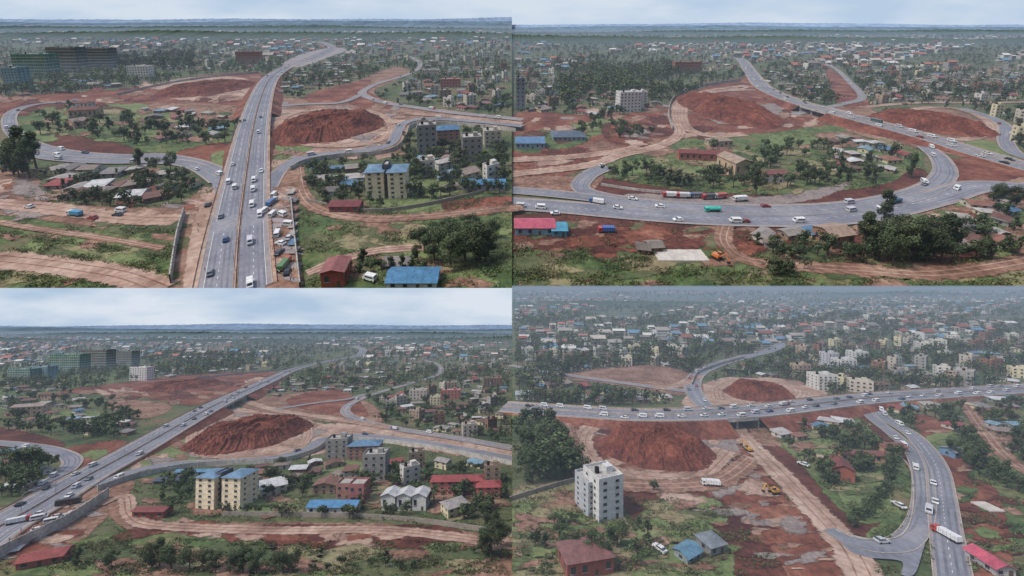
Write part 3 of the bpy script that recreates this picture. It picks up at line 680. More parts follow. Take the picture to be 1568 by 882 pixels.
bld(P,20,138,24,32,14,'flat',(130,156,166),(90,90,90),0,8,'apartment_block'); bld(P,213,124,30,21,12,'flat',(226,224,220),(90,90,90),.1,6,'apartment_block')
bld(P,380,98,34,17,14,'flat',(160,106,94),(120,80,80),.1,5,'apartment_block'); bld(P,747,93,16,12,10,'flat',(214,212,208),(90,90,90),.1,4,'apartment_block'); bld(P,607,80,10,11,10,'flat',(205,205,200),(90,90,90),.1,4,'apartment_block')
for x in (575,609):
    bld(P,x,305,27,56,11,'hip',(232,218,190),(118,150,178),.12,6,'apartment_block'); 
bld(P,592.5,301,9,47,7,'flat',(96,96,104),(90,90,90),.12,6,'stair_tower')
bld(P,655,236,28,42,11,'flat',(146,144,142),(90,90,90),.2,5,'unfinished_apartment_block'); bld(P,687,220,34,28,11,'hip',(160,120,110),(84,124,160),.2,4,'apartment_block')
bld(P,645,226,12,28,11,'flat',(156,154,150),(90,90,90),.2,4,'unfinished_apartment_block')
bld(P,724,248,30,36,11,'flat',(150,146,142),(90,90,90),.2,4,'unfinished_apartment_block'); bld(P,740,292,66,14,7,'gable',(190,190,190),(84,140,180),.0,1,'blue_roof_hall')
bld(P,527,326,46,15,6,'gable',(150,80,70),(130,66,64),0,1,'red_roof_house'); bld(P,510,440,34,34,8,'gable',(150,80,70),(150,92,88),.1,1,'red_roof_hall',ridge='y',rh=1)
bld(P,630,444,76,18,8,'gable',(180,180,180),(84,134,172),0,1,'blue_roof_hall'); bld(P,502,264,48,9,4,'gable',(180,180,180),(104,140,170),.05,1,'long_shed'); bld(P,605,412,40,8,4,'shed',(160,150,140),(140,130,126),0,1,'shed')
bld(P,128,180,34,16,9,'gable',(180,150,130),(126,78,66),.3,1,'school_building'); bld(P,108,196,26,14,9,'gable',(200,160,140),(150,130,120),-.4,1,'school_building',ridge='y')
bld(P,120,165,30,10,8,'hip',(200,196,186),(120,70,62),0,1,'red_roof_house'); bld(P,755,226,26,24,11,'flat',(190,180,166),(90,90,90),.2,4,'apartment_block'); bld(P,690,134,30,12,11,'flat',(180,110,104),(90,90,90),.1,3,'apartment_block'); bld(P,660,120,26,12,11,'flat',(200,190,180),(90,90,90),.1,3,'apartment_block')
town(P,[(640,250),(780,215),(784,300),(700,300),(650,270)],30,(8,14),(1,3)); town(P,[(80,255),(250,262),(300,300),(200,316),(110,312),(70,285)],70,(7,13))
town(P,[(120,290),(290,285),(296,315),(180,314)],24,(7,12)); town(P,[(470,262),(550,258),(560,300),(480,305)],8,(7,11))
town(P,[(210,165),(345,180),(330,215),(240,220)],26,(7,12)); town(P,[(420,112),(520,95),(560,110),(530,128),(430,148)],140,(7,12)); town(P,[(620,125),(660,100),(784,120),(784,175),(700,168),(620,150)],220,(8,15),(1,3))
town(P,[(170,85),(400,75),(420,100),(380,112),(220,108)],80,(8,15),(1,4)); town(P,[(0,85),(180,108),(180,138),(0,150)],44,(8,16),(1,2)); town(P,[(640,80),(784,70),(784,118),(660,100)],80,(9,16),(1,4)); town(P,[(500,90),(660,70),(650,90),(540,104)],40,(9,15),(1,3))
town(P,[(0,45),(784,42),(784,85),(500,95),(220,85),(0,84)],640,(11,26),(1,4),far=True); town(P,[(440,40),(600,40),(600,60),(450,66)],90,(10,24),(1,4),far=True)
for x,y,h,k in [(38,262,66,'tall'),(22,268,52,'tall'),(56,258,54,'tall'),(46,274,48,'round'),(30,272,54,'round'),(215,262,34,'tall'),(262,262,30,'round'),(240,262,22,'round'),(665,400,56,'round'),(690,410,64,'round'),(712,400,56,'round'),(735,404,64,'round'),(744,402,56,'tall'),(748,395,46,'round'),(650,388,40,'tall'),(700,385,50,'round'),(672,378,38,'round'),(725,380,46,'round'),(660,366,30,'round'),(690,362,34,'wide'),(720,358,34,'round'),(750,364,34,'round'),(640,400,26,'round'),(556,408,28,'tall')]:
    tree(P,min(x,752),y,h,k,True)
for x in range(520,650,16): tree(P,x,415+random.uniform(-4,4),random.uniform(16,26),random.choice(['round','tall']),False)
scatter(P,[(0,40),(784,40),(784,75),(0,75)],1700,(9,17)); scatter(P,[(0,75),(784,75),(784,120),(0,150)],1500,(8,15)); scatter(P,[(150,70),(300,80),(300,112),(150,105)],300,(12,20))
scatter(P,[(60,150),(360,160),(360,225),(60,225)],60,(6,12),'mid'); scatter(P,[(400,90),(784,90),(784,180),(400,150)],170,(5,9),'mid',(0,)); scatter(P,[(620,215),(784,200),(784,315),(620,315)],70,(5,9),'mid')
scatter(P,[(60,250),(300,250),(300,320),(60,320)],50,(4,8),'mid'); scatter(P,[(470,250),(620,245),(784,330),(480,330)],60,(4,8),'mid')
scatter(P,[(0,330),(280,340),(262,441),(0,441)],700,(.8,2.4),'bush',(0,3)); scatter(P,[(460,320),(784,310),(784,441),(460,441)],800,(.8,2.6),'bush',(0,3)); scatter(P,[(0,150),(784,150),(784,330),(0,330)],1100,(.8,2.6),'bush',(0,3))
# ================================================================ P2 north-east tract
P=P2
area(P,[(780,180),(900,178),(1010,170),(1040,150),(1130,120),(1160,130),(1200,160),(1260,190),(1240,206),(1120,215),(1030,220),(940,240),(900,256),(780,280)],RED,'red_earthworks')
area(P,[(790,212),(850,198),(900,205),(880,222),(800,232)],GREEN,'field',3); area(P,[(880,186),(950,180),(960,196),(900,205)],GRASS,'field',3)
area(P,[(930,190),(1000,192),(1020,205),(940,215)],DRED,'dark_soil',3)
area(P,[(1150,170),(1190,160),(1225,180),(1190,190)],GRAVEL,'gravel')
area(P,[(918,272),(955,238),(1040,216),(1180,205),(1290,195),(1395,225),(1404,262),(1340,290),(1200,302),(1040,292),(940,286)],GREEN,'green_island',0)
area(P,[(960,262),(990,246),(1040,240),(1110,248),(1130,268),(1050,272)],GRASS,'school_field',3); area(P,[(1190,215),(1290,205),(1330,220),(1240,225)],ORG,'bare_soil',3)
area(P,[(1180,210),(1230,206),(1250,216),(1200,222)],GRASS,'grass',3)
area(P,[(905,292),(925,275),(990,286),(1080,296),(1220,300),(1350,285),(1405,260),(1415,280),(1370,300),(1260,318),(1120,316),(980,308)],DRED,'red_embankment')
area(P,[(960,300),(1040,300),(1160,304),(1260,290),(1300,280),(1260,300),(1180,312),(1040,310)],GRAVEL,'truck_yard')
area(P,[(1300,200),(1345,178),(1440,165),(1520,195),(1540,215),(1568,240),(1600,268),(1480,240)],ORG,'bare_ground')
area(P,[(1225,180),(1290,160),(1330,168),(1360,186),(1300,190)],ORG,'bare_ground'); area(P,[(1265,105),(1300,130),(1330,160),(1290,160)],RED,'red_soil')
area(P,[(1440,250),(1500,245),(1570,262),(1570,285),(1490,282),(1450,278)],RED,'red_soil'); area(P,[(1480,215),(1530,222),(1560,240),(1510,238)],GRASS,'grass',3)
area(P,[(780,335),(900,332),(1060,340),(1200,346),(1290,348),(1300,372),(1120,372),(1100,400),(940,392),(780,400)],DRED,'red_soil',3)
area(P,[(780,392),(900,388),(1000,372),(1090,375),(1180,410),(1250,402),(1600,418),(1600,455),(780,455)],GREEN,'grass_verge',3)
area(P,[(780,276),(820,272),(880,272),(920,264),(900,296),(860,290),(790,290)],ORG,'bare_soil')
area(P,[(1430,300),(1500,290),(1600,280),(1600,410),(1300,410),(1280,380),(1320,340)],ORG,'bare_soil',3)
patches(P,[(790,180),(1040,160),(1140,130),(1250,190),(1030,218),(900,250),(790,270)],100,[DRED,ORG,RED,GRAVEL,TAN],(8,28)); patches(P,[(790,340),(1290,350),(1290,370),(1000,395),(790,395)],70,[RED,ORG,DRED,GROUND],(8,30)); patches(P,[(790,395),(1090,385),(1560,420),(1560,440),(790,440)],64,[GROUND,GROUND,ORG,DRY],(10,34),'worn_patches')
patches(P,[(1300,350),(1560,290),(1560,410),(1320,405)],50,[GREEN,RED,TAN,GRASS],(8,28),'worn_patches'); patches(P,[(960,225),(1390,215),(1390,270),(1200,298),(960,280)],56,[GROUND,ORG,DRY],(8,24),'worn_patches')
road(P,[(1112,345),(1108,372),(1140,398),(1220,408),(1320,414),(1440,420),(1600,396)],6,'dirt_road',ORG,kerb=False,lines=False)
mound(P,1118,172,58,26,10,seed=8,mat=MOUND); mound(P,1428,192,66,19,8.5,seed=9)
road(P,[(1165,138),(1100,140),(1058,152),(1044,172),(1052,196),(1085,208),(1140,206)],9,'haul_road',TAN,kerb=False,lines=False)
road(P,[(1140,132),(1080,140),(1040,156),(1030,178),(1040,205),(1010,224),(950,238),(900,254),(780,268)],8,'dirt_road',TAN,kerb=False,lines=False)
road(P,[(1350,186),(1400,168),(1460,166),(1510,184),(1518,202),(1480,214),(1440,212)],6,'haul_road',TAN,kerb=False,lines=False)
qB=road(P,[(1470,166),(1515,180),(1540,196),(1540,218),(1555,236),(1600,252)],9,'slip_road',lines=False)
road(P,[(780,246),(860,242),(920,236),(980,226)],8,'haul_road',TAN,kerb=False,lines=False)
qL=road(P,[(1418,226),(1440,245),(1446,268),(1420,290),(1360,308),(1270,320),(1150,322),(1020,316),(930,304),(890,290),(900,270),(930,256)],11,'slip_road',lines=False)
qN=road(P,[(780,292),(850,298),(920,306),(960,312)],9,'slip_road',lines=False)
qM=road(P,[(770,312),(860,318),(960,327),(1080,335),(1220,337),(1330,328),(1430,305),(1500,286),(1600,290)],14,'side_road')
area(P,[(930,308),(1080,316),(1260,318),(1400,298),(1440,300),(1330,325),(1200,332),(1060,330),(940,320)],ASPH,'road_junction',jit=0)
qS=road(P,[(1215,176),(1290,160),(1320,150),(1300,125),(1280,106),(1262,98)],8,'side_road',ASPH2)
road(P,[(1320,165),(1400,158),(1500,158),(1600,156)],7,'side_road',TAN,kerb=False,lines=False)
qH=road(P,[(1110,88),(1135,92),(1150,112),(1170,135),(1215,155),(1275,172),(1350,192),(1430,214),(1500,236),(1600,264)],21,'highway',zs=[0,0,0,1,4,6,5,3,1,0],median=1.4,skirt=RED,gap=(36,41),shoulder=1.5)
wall(P,[(1135,124),(1070,134),(1032,152),(1024,178),(1030,200)],4,CONC,'retaining_wall')
wall(P,[(920,284),(990,294),(1080,300)],1.5,CONC,'retaining_wall')
traffic(P,qH,21,50); traffic(P,qL,11,8,(-.25,.25),big=.04); traffic(P,qM,14,6,(-.25,.25),big=.04); traffic(P,qS,8,3,(-.25,.25)); traffic(P,qB,9,2,(-.25,.25))
for x,y,k,c,a in [(1090,324,'tanker',(60,190,170),92),(913,311,'truck',(225,225,225),70),(1025,301,'truck',(225,225,225),85),(1045,302,'truck',(210,210,210),88),(1065,302,'truck',(90,90,100),92),(1085,304,'truck',(60,60,64),95),(1102,303,'truck',(180,60,50),100),(1133,307,'truck',(228,228,228),95),(1223,340,'van',(230,230,230),92),(1140,340,'car',(150,50,45),90),(928,355,'truck',(40,90,170),90),(1038,338,'car',(235,235,235),90),(1350,318,'car',(225,225,225),100),(1465,290,'van',(228,228,228),120),(1098,396,'excavator',(214,120,50),-150),(850,328,'car',(230,230,230),90),(1415,280,'van',(228,228,228),150)]: veh(P,x,y,k,c,a)
bld(P,1080,247,78,16,7,'gable',(176,110,92),(132,72,66),-.12,1,'school_building'); bld(P,1137,272,30,32,15,'gable',(200,172,144),(172,150,130),.25,1,'school_building',ridge='y',rh=2)
bld(P,1190,280,44,19,6,'hip',(224,218,206),(134,80,72),.05,2,'school_building'); bld(P,1105,225,36,12,8,'hip',(190,170,150),(160,142,126),.1,1,'house')
bld(P,965,171,34,28,12,'flat',(218,216,214),(90,90,90),.15,6,'apartment_block'); bld(P,984,166,14,24,12,'flat',(206,204,204),(90,90,90),.15,6,'apartment_block')
bld(P,819,361,60,18,8,'gable',(140,170,190),(200,96,116),0,1,'pink_roof_hall'); bld(P,857,363,22,15,7,'gable',(90,160,190),(90,160,190),0,1,'blue_roof_house')
bld(P,1290,380,42,28,9,'gable',(160,122,100),(172,146,126),.2,1,'tan_roof_hall',rh=1.6); bld(P,1005,388,22,14,5,'gable',(150,110,84),(140,130,120),.1,1,'shed'); bld(P,985,390,18,12,5,'gable',(150,110,84),(120,110,100),-.2,1,'shed')
bld(P,1053,112,40,16,14,'flat',(150,100,90),(120,80,80),0,4,'apartment_block'); bld(P,797,170,14,48,10,'flat',(130,140,150),(90,90,90),0,8,'apartment_block')
bld(P,812,228,44,12,14,'gable',(150,170,190),(104,140,176),0,1,'blue_roof_hall'); bld(P,872,216,50,8,16,'hip',(150,160,170),(96,108,126),0,1,'pavilion_roof')
mbx=MB(); a,b=P.g(1048,402),P.g(1048,385); w=76*P.mpp(395)
mbx.box(0,0,0.3,w,abs(b[1]-a[1]),.6,pmat('white_concrete',rgb(206,198,188),.8)); mbx.build('concrete_slab',P,(a[0],(a[1]+b[1])/2,0)); fill(P,[(1008,380),(1086,380),(1086,404),(1008,404)],1)
town(P,[(1275,215),(1385,220),(1400,250),(1370,275),(1290,270)],44,(7,12)); town(P,[(1460,300),(1568,300),(1568,385),(1480,390)],36,(7,12)); town(P,[(1160,355),(1260,352),(1260,385),(1170,385)],14,(6,10))
town(P,[(1160,110),(1260,110),(1280,150),(1230,160),(1190,140)],110,(7,12)); town(P,[(1310,110),(1568,105),(1568,155),(1340,160)],230,(8,14),(1,3)); town(P,[(1060,75),(1130,75),(1125,110),(1060,115)],40,(8,14),(1,3))
town(P,[(790,110),(850,110),(850,190),(790,190)],40,(9,16),(1,3)); town(P,[(1510,165),(1568,165),(1568,225),(1545,215)],14,(8,12),(2,4)); town(P,[(880,140),(1020,150),(1020,175),(880,185)],26,(8,13))
town(P,[(790,46),(1568,50),(1568,110),(1160,105),(1000,80),(790,84)],760,(11,26),(1,4),far=True); town(P,[(790,60),(900,60),(900,110),(790,115)],60,(9,18),(1,3),far=True)
for x,y,h,k in [(1322,395,70,'tall'),(1345,400,60,'round'),(1378,398,62,'round'),(1400,402,70,'tall'),(1422,400,60,'round'),(1352,345,55,'tall'),(1446,388,66,'tall'),(1440,402,50,'round'),(1362,392,60,'round'),(1335,385,52,'round'),(1410,388,56,'round'),(1385,385,56,'round'),(1500,395,34,'round'),(1157,300,40,'tall'),(1395,272,40,'tall'),(1418,372,44,'round'),(1366,408,50,'round'),(1520,310,34,'round'),(1545,320,38,'round')]: tree(P,x,y,h,k,True)
for i in range(24): tree(P,random.uniform(970,1140),random.uniform(268,294),random.uniform(9,16),random.choice(['round','wide']),False)
for i in range(12): tree(P,random.uniform(1168,1240),random.uniform(412,424),random.uniform(16,24),'wide',False)
scatter(P,[(784,46),(1568,46),(1568,80),(784,80)],1700,(9,17)); scatter(P,[(784,80),(1568,80),(1568,160),(784,160)],1700,(8,14)); scatter(P,[(850,88),(1040,90),(1045,150),(860,165)],480,(12,20))
scatter(P,[(930,205),(1400,205),(1400,290),(930,290)],90,(5,10),'mid'); scatter(P,[(1160,110),(1568,110),(1568,240),(1200,160)],140,(5,9),'mid'); scatter(P,[(1150,345),(1568,300),(1568,420),(1150,400)],60,(5,9),'mid',(0,3)); scatter(P,[(790,160),(1030,160),(1030,215),(790,215)],60,(5,9),'mid',(0,3))
scatter(P,[(784,375),(1568,400),(1568,441),(784,441)],1100,(.8,2.6),'bush',(0,3)); scatter(P,[(930,205),(1400,205),(1400,300),(930,300)],600,(.8,2.6),'bush',(0,3)); scatter(P,[(784,110),(1568,110),(1568,400),(784,400)],700,(.8,2.6),'bush',(0,3))
# ================================================================ P3 south-west tract
P=P3
area(P,[(-60,560),(180,552),(300,590),(180,610),(120,600),(-60,640)],GREEN,'green_island',0)
area(P,[(95,600),(200,585),(330,572),(430,572),(400,590),(300,618),(260,614),(180,602)],RED,'red_earthworks')
area(P,[(180,612),(260,622),(220,640),(170,625)],ORG,'bare_soil',3); area(P,[(60,640),(120,630),(180,640),(110,652)],GRASS,'grass',3)
area(P,[(-60,650),(60,668),(90,684),(-60,680)],DRED,'red_embankment'); area(P,[(100,690),(190,676),(160,700),(120,716)],RED,'red_soil'); area(P,[(128,696),(160,690),(148,702)],GRASS,'grass',3)
area(P,[(200,722),(280,660),(340,628),(430,632),(490,650),(560,652),(800,694),(800,712),(560,672),(500,690),(420,706),(300,706),(220,728)],TAN,'bare_ground')
area(P,[(250,690),(285,672),(310,690),(380,700),(300,704),(220,714)],GRASS,'grass_verge',3)
area(P,[(370,620),(440,605),(500,600),(560,615),(580,648),(470,640)],ORG,'bare_ground'); area(P,[(440,614),(520,598),(560,636),(500,632)],RED,'red_soil')
area(P,[(-60,800),(60,770),(170,740),(200,745),(120,830),(60,860),(-60,900)],ORG,'market_ground')
area(P,[(170,770),(200,765),(230,800),(420,802),(620,806),(800,830),(800,850),(600,826),(300,826),(190,806)],ORG,'dirt_track')
area(P,[(-60,900),(90,840),(200,818),(400,826),(620,830),(800,858),(820,1100),(-60,1100)],GREEN,'grass_verge',3)
area(P,[(610,806),(700,814),(720,850),(640,832)],DRED,'ploughed_field',3); area(P,[(420,806),(560,808),(620,822),(440,816)],DRED,'ploughed_field',3)
area(P,[(160,838),(330,842),(520,846),(640,852),(520,858),(300,852)],DRY,'dry_grass',3); area(P,[(90,862),(260,858),(500,864),(784,872),(784,880),(300,874)],ORG,'field_track',3); area(P,[(620,836),(740,850),(784,866),(700,862)],GRASS,'grass',3)
area(P,[(480,712),(560,710),(550,735),(480,738)],GRASS,'lawn',3); area(P,[(375,765),(440,765),(450,782),(370,784)],GRASS,'lawn',3)
patches(P,[(90,845),(784,835),(784,900),(90,900)],100,[GRASS,GROUND,ORG,DRY,GROUND],(14,50),'worn_patches'); patches(P,[(100,600),(420,575),(390,590),(280,618)],36,[DRED,ORG,TAN],(8,24)); patches(P,[(200,720),(340,630),(780,695),(780,705),(560,672),(420,704)],60,[ORG,TAN,GRAVEL],(8,26)); patches(P,[(0,810),(160,750),(100,840),(0,880)],36,[RED,TAN,GRAVEL],(8,24)); patches(P,[(200,800),(780,830),(780,845),(200,820)],50,[RED,TAN,DRED],(10,34))
patches(P,[(220,730),(784,720),(784,800),(230,790)],70,[ORG,GROUND,DRY],(8,24),'worn_patches')
mound(P,376,670,80,28,10,seed=13); mound(P,275,592,50,9,7,seed=14)
road(P,[(292,680),(300,650),(340,632),(400,634),(462,650),(470,672),(440,694),(370,701),(310,696),(292,680)],6,'haul_road',TAN,kerb=False,lines=False)
sA=road(P,[(-20,678),(30,682),(80,690),(110,704),(100,722),(60,752)],9,'slip_road',lines=False)
sB=road(P,[(150,746),(200,724),(260,712),(340,708),(420,702),(470,688),(500,672),(560,668),(660,680),(800,706)],8.5,'slip_road',lines=False)
sC=road(P,[(800,690),(700,672),(600,656),(540,640),(530,625),(560,608),(620,590),(670,574),(672,560),(650,552)],9.5,'side_road',ASPH2)
road(P,[(350,606),(420,628),(500,640),(600,656)],8,'side_road',TAN,kerb=False,lines=False)
road(P,[(420,628),(480,618),(530,612),(560,604)],8,'side_road',ASPH2)
road(P,[(150,775),(190,762),(200,790),(240,806),(420,814),(600,814),(800,838)],5,'dirt_road',TAN,kerb=False,lines=False)
sM=road(P,[(-80,862),(-20,820),(50,780),(120,738),(190,700),(260,660),(320,626),(370,602),(410,584),(450,566),(500,554),(545,546),(556,536),(540,530)],22,'highway',median=1.4,zs=[0,0,0,0,1,3,5.5,6,3,0,0,0,0,0],skirt=RED,gap=(48,54),shoulder=1.5)
wall(P,[(150,752),(210,732),(280,718),(350,712),(430,708),(480,694),(508,680),(560,676),(660,688),(800,716)],3.2,CONC,'retaining_wall',ribs=True)
wall(P,[(165,762),(110,800),(60,826),(-30,870)],5,CONC,'bridge_wall',ribs=True); wall(P,[(340,790),(500,792),(640,800),(800,824)],2.2,pmat('stone_wall',rgb(150,140,130)),'boundary_wall')
wall(P,[(300,580),(360,574),(440,566)],3,CONC,'retaining_wall')
traffic(P,sM,22,44,rngt=(.1,1)); traffic(P,sA,9,4,(-.25,.25)); traffic(P,sB,8.5,4,(-.25,.25)); traffic(P,sC,9.5,12,(-.25,.25))
for x,y,k,c,a in [(30,800,'truck',(228,228,228),-50),(105,772,'bus',(60,50,50),-60),(28,836,'van',(225,225,225),40),(60,795,'van',(225,225,225),-50),(80,800,'van',(228,228,228),-50),(90,792,'car',(200,200,200),-40),(60,812,'car',(225,225,225),-40),(45,822,'car',(60,60,60),30),(118,786,'car',(225,225,225),-50)]: veh(P,x,y,k,c,a)
for i in range(34):
    t=random.random(); person(P,20+110*t+random.uniform(-14,14),832-62*t+random.uniform(-6,6))
for i in range(5): bld(P,20+i*22,848-i*14,9,6,3,'shed',(170,120,90),random.choice(ROOFS),.5,1,'market_kiosk',mask=False)
for k in range(6): s=sM[14+k*6]; lamp(P,*off(s,0)[:2],s[2],.4)
for x,y,w,h,wm_ in [(98,572,46,29,NET),(141,567,42,31,GNET),(182,561,38,23,GNET)]: bld(P,x,y,w,h,18,'flat',cst,(90,90,90),0,8,'building_under_construction',wallm=wm_)
bld(P,28,586,34,20,14,'flat',(110,140,140),(90,90,90),0,6,'apartment_block',wallm=NET); bld(P,59,584,26,22,14,'flat',(130,156,166),(90,90,90),0,7,'apartment_block'); bld(P,211,583,26,20,12,'flat',(226,224,220),(90,90,90),0,6,'apartment_block')
for x in (313,353): bld(P,x,781,31,66,11,'hip',(232,218,190),(118,150,178),-.1,6,'apartment_block')
bld(P,333,777,10,50,7,'flat',(96,96,104),(90,90,90),-.1,6,'stair_tower')
bld(P,515,702,32,28,11,'flat',(150,146,142),(90,90,90),.1,4,'unfinished_apartment_block'); bld(P,556,704,46,28,12,'hip',(160,120,110),(104,138,168),.1,4,'apartment_block'); bld(P,572,738,34,40,11,'flat',(150,148,144),(90,90,90),.1,4,'unfinished_apartment_block')
bld(P,507,788,74,16,7,'gable',(210,210,205),(92,146,190),0,1,'blue_roof_hall'); bld(P,226,794,48,15,5,'gable',(150,80,72),(140,78,72),0,1,'red_roof_house'); bld(P,700,758,80,28,8,'hip',(196,124,114),(160,76,74),.05,3,'red_roof_apartment'); bld(P,748,764,36,24,8,'hip',(196,124,114),(170,80,78),.05,3,'red_roof_apartment')
bld(P,300,728,62,8,4,'gable',(170,170,170),(104,146,178),.05,1,'long_shed'); bld(P,255,742,40,8,4,'shed',(120,90,80),(80,90,110),.05,1,'shed')
for x in(594,618,641): bld(P,x,782,22,30,8,'gable',(200,200,198),(206,206,206),-.05,1,'white_roof_hall',ridge='y',rh=1.5)
bld(P,545,772,24,28,8,'flat',(160,104,100),(150,90,86),0,2,'house'); bld(P,525,765,22,22,8,'flat',(160,120,110),(90,90,90),0,2,'house'); bld(P,60,868,50,16,7,'gable',(170,100,90),(160,84,78),.4,1,'red_roof_hall')
bld(P,40,636,36,18,10,'gable',(200,170,150),(170,150,140),.3,2,'school_building'); bld(P,75,612,34,10,9,'hip',(180,150,130),(120,70,62),0,1,'red_roof_house'); bld(P,690,612,30,14,11,'flat',(180,116,108),(90,90,90),.1,3,'apartment_block'); bld(P,640,612,26,14,11,'flat',(200,190,180),(90,90,90),.1,3,'apartment_block')
town(P,[(560,700),(784,705),(784,795),(650,790),(580,760)],54,(8,14),(1,3)); town(P,[(0,690),(80,700),(60,740),(0,760)],34,(7,11)); town(P,[(110,640),(190,645),(190,668),(110,668)],20,(7,11)); town(P,[(370,715),(560,712),(560,760),(380,760)],14,(7,12),(1,2)); town(P,[(0,615),(120,610),(110,650),(0,655)],14,(7,12))
town(P,[(380,590),(520,578),(600,590),(520,604),(430,622)],140,(7,12)); town(P,[(570,612),(700,590),(784,600),(784,690),(640,655)],220,(8,14),(1,3)); town(P,[(680,560),(784,555),(784,600),(690,585)],60,(9,16),(1,4)); town(P,[(230,560),(420,545),(440,562),(240,580)],70,(9,16),(1,3)); town(P,[(480,560),(660,552),(650,572),(560,590)],60,(8,14),(1,3))
town(P,[(0,590),(90,585),(90,610),(0,615)],16,(9,14)); town(P,[(0,514),(784,510),(784,556),(420,548),(0,565)],720,(11,26),(1,4),far=True)
for x,y,h,k in [(244,868,44,'tall'),(232,872,40,'round'),(262,872,44,'round'),(290,876,40,'round'),(310,874,34,'round'),(330,878,38,'round'),(352,878,34,'round'),(372,878,40,'tall'),(392,880,44,'round'),(420,880,38,'round'),(445,880,36,'round'),(170,872,28,'round'),(118,868,32,'tall'),(38,728,48,'round'),(22,732,44,'tall'),(52,722,34,'round'),(755,860,50,'round'),(740,850,40,'tall'),(768,840,50,'round'),(433,716,18,'round'),(770,820,36,'round')]: tree(P,min(x,752),y,h,k,True)
for i in range(8): tree(P,480+i*22,872+random.uniform(-4,4),random.uniform(12,20),'round',False)
scatter(P,[(0,509),(784,509),(784,548),(0,548)],2200,(9,18)); scatter(P,[(0,545),(784,545),(784,590),(0,600)],1400,(8,15)); scatter(P,[(230,540),(400,530),(380,575),(230,575)],320,(12,20))
scatter(P,[(0,590),(300,590),(180,670),(0,670)],100,(6,11),'mid'); scatter(P,[(100,640),(200,640),(190,672),(110,672)],22,(7,11),'mid'); scatter(P,[(380,580),(784,580),(784,690),(430,620)],150,(5,9),'mid'); scatter(P,[(220,712),(784,705),(784,800),(260,790)],110,(4,8),'mid',(0,)); scatter(P,[(0,690),(90,700),(50,750),(0,770)],26,(6,10),'mid')
scatter(P,[(0,822),(784,822),(784,882),(0,882)],1200,(.8,2.4),'bush',(0,3)); scatter(P,[(0,600),(784,600),(784,830),(0,830)],1000,(.8,2.6),'bush',(0,3))
# ================================================================ P4 south-east tract
P=P4
area(P,[(780,630),(860,640),(900,640),(1110,645),(1160,700),(1200,760),(1300,860),(1350,1000),(1200,900),(1100,790),(1000,750),(960,745),(890,730),(840,680),(780,650)],RED,'red_earthworks')
area(P,[(950,742),(1040,745),(1120,780),(1200,880),(1160,900),(1050,820),(980,800)],DRED,'dark_soil',3)
area(P,[(780,770),(880,740),(960,800),(1010,900),(1010,1000),(780,1000)],DRY,'scrub_field',3); area(P,[(800,790),(880,770),(930,830),(880,860),(800,850)],GRASS,'grass',3)
area(P,[(985,790),(1060,790),(1120,860),(1080,1000),(980,1000)],GRASS,'field',3); area(P,[(1010,770),(1090,765),(1110,800),(1050,790)],GRASS,'grass',3)
area(P,[(1130,640),(1250,630),(1320,632),(1345,660),(1385,700),(1400,760),(1390,810),(1340,822),(1280,800),(1200,710)],DRED,'red_embankment')
area(P,[(1150,642),(1240,636),(1310,640),(1335,665),(1380,705),(1380,760),(1340,800),(1290,780),(1220,700)],GREEN,'green_island',0)
area(P,[(1290,735),(1350,720),(1375,740),(1345,790),(1300,775)],GRASS,'school_field',3); area(P,[(1150,650),(1200,648),(1210,675),(1170,680)],ORG,'bare_soil',3)
area(P,[(1200,672),(1270,676),(1290,700),(1230,700)],GRASS,'grass',3)
area(P,[(1400,640),(1440,650),(1480,720),(1500,1000),(1430,1000),(1450,800),(1425,690)],RED,'red_soil'); area(P,[(1360,700),(1400,740),(1405,800),(1370,828),(1330,820),(1370,780)],GREEN,'hedge_ground',3)
area(P,[(1490,660),(1560,620),(1600,620),(1600,800),(1540,830),(1500,740)],GREEN,'grass',3); area(P,[(1470,760),(1520,750),(1540,820),(1560,1000),(1480,1000)],RED,'red_soil',3)
area(P,[(1050,620),(1080,590),(1120,580),(1200,582),(1260,600),(1240,620),(1140,628)],TAN,'bare_ground'); area(P,[(860,575),(1000,560),(1065,580),(1060,605),(960,590)],ORG,'bare_soil')
area(P,[(1030,655),(1080,645),(1115,665),(1130,700),(1090,690)],GRAVEL,'gravel'); area(P,[(780,630),(850,640),(830,655),(780,650)],GREEN,'grass',3)
patches(P,[(860,645),(1110,650),(1200,760),(1290,860),(1180,880),(1000,750),(880,720)],120,[DRED,ORG,RED,TAN,GRAVEL],(8,28)); patches(P,[(790,780),(900,750),(1000,870),(790,880)],70,[GROUND,ORG,GRASS,DRY],(10,34),'worn_patches'); patches(P,[(985,770),(1090,770),(1110,870),(990,880)],40,[GROUND,ORG,DRY,GRASS],(10,30),'worn_patches')
patches(P,[(1430,660),(1560,640),(1560,880),(1470,880)],60,[GREEN,ORG,DRED,GRASS],(8,26),'worn_patches'); patches(P,[(1160,645),(1310,645),(1370,720),(1320,790),(1230,690)],40,[GROUND,ORG,DRY],(8,20),'worn_patches')
mound(P,1008,692,88,32,9,seed=21,mat=MOUND); mound(P,1163,605,50,13,8.5,seed=22)
road(P,[(1110,690),(1060,732),(980,732),(920,716),(893,684),(905,655),(960,644)],9,'haul_road',TAN,kerb=False,lines=False)
road(P,[(860,640),(872,670),(880,705),(930,738),(1010,746),(1100,738),(1150,705)],8,'dirt_road',ORG,kerb=False,lines=False)
road(P,[(1115,640),(1140,672),(1180,712),(1230,765),(1280,818),(1310,860),(1340,930)],9,'haul_road',TAN,kerb=False,lines=False)
road(P,[(1100,612),(1100,594),(1140,583),(1200,586),(1225,600),(1210,614),(1160,620)],7,'haul_road',TAN,kerb=False,lines=False)
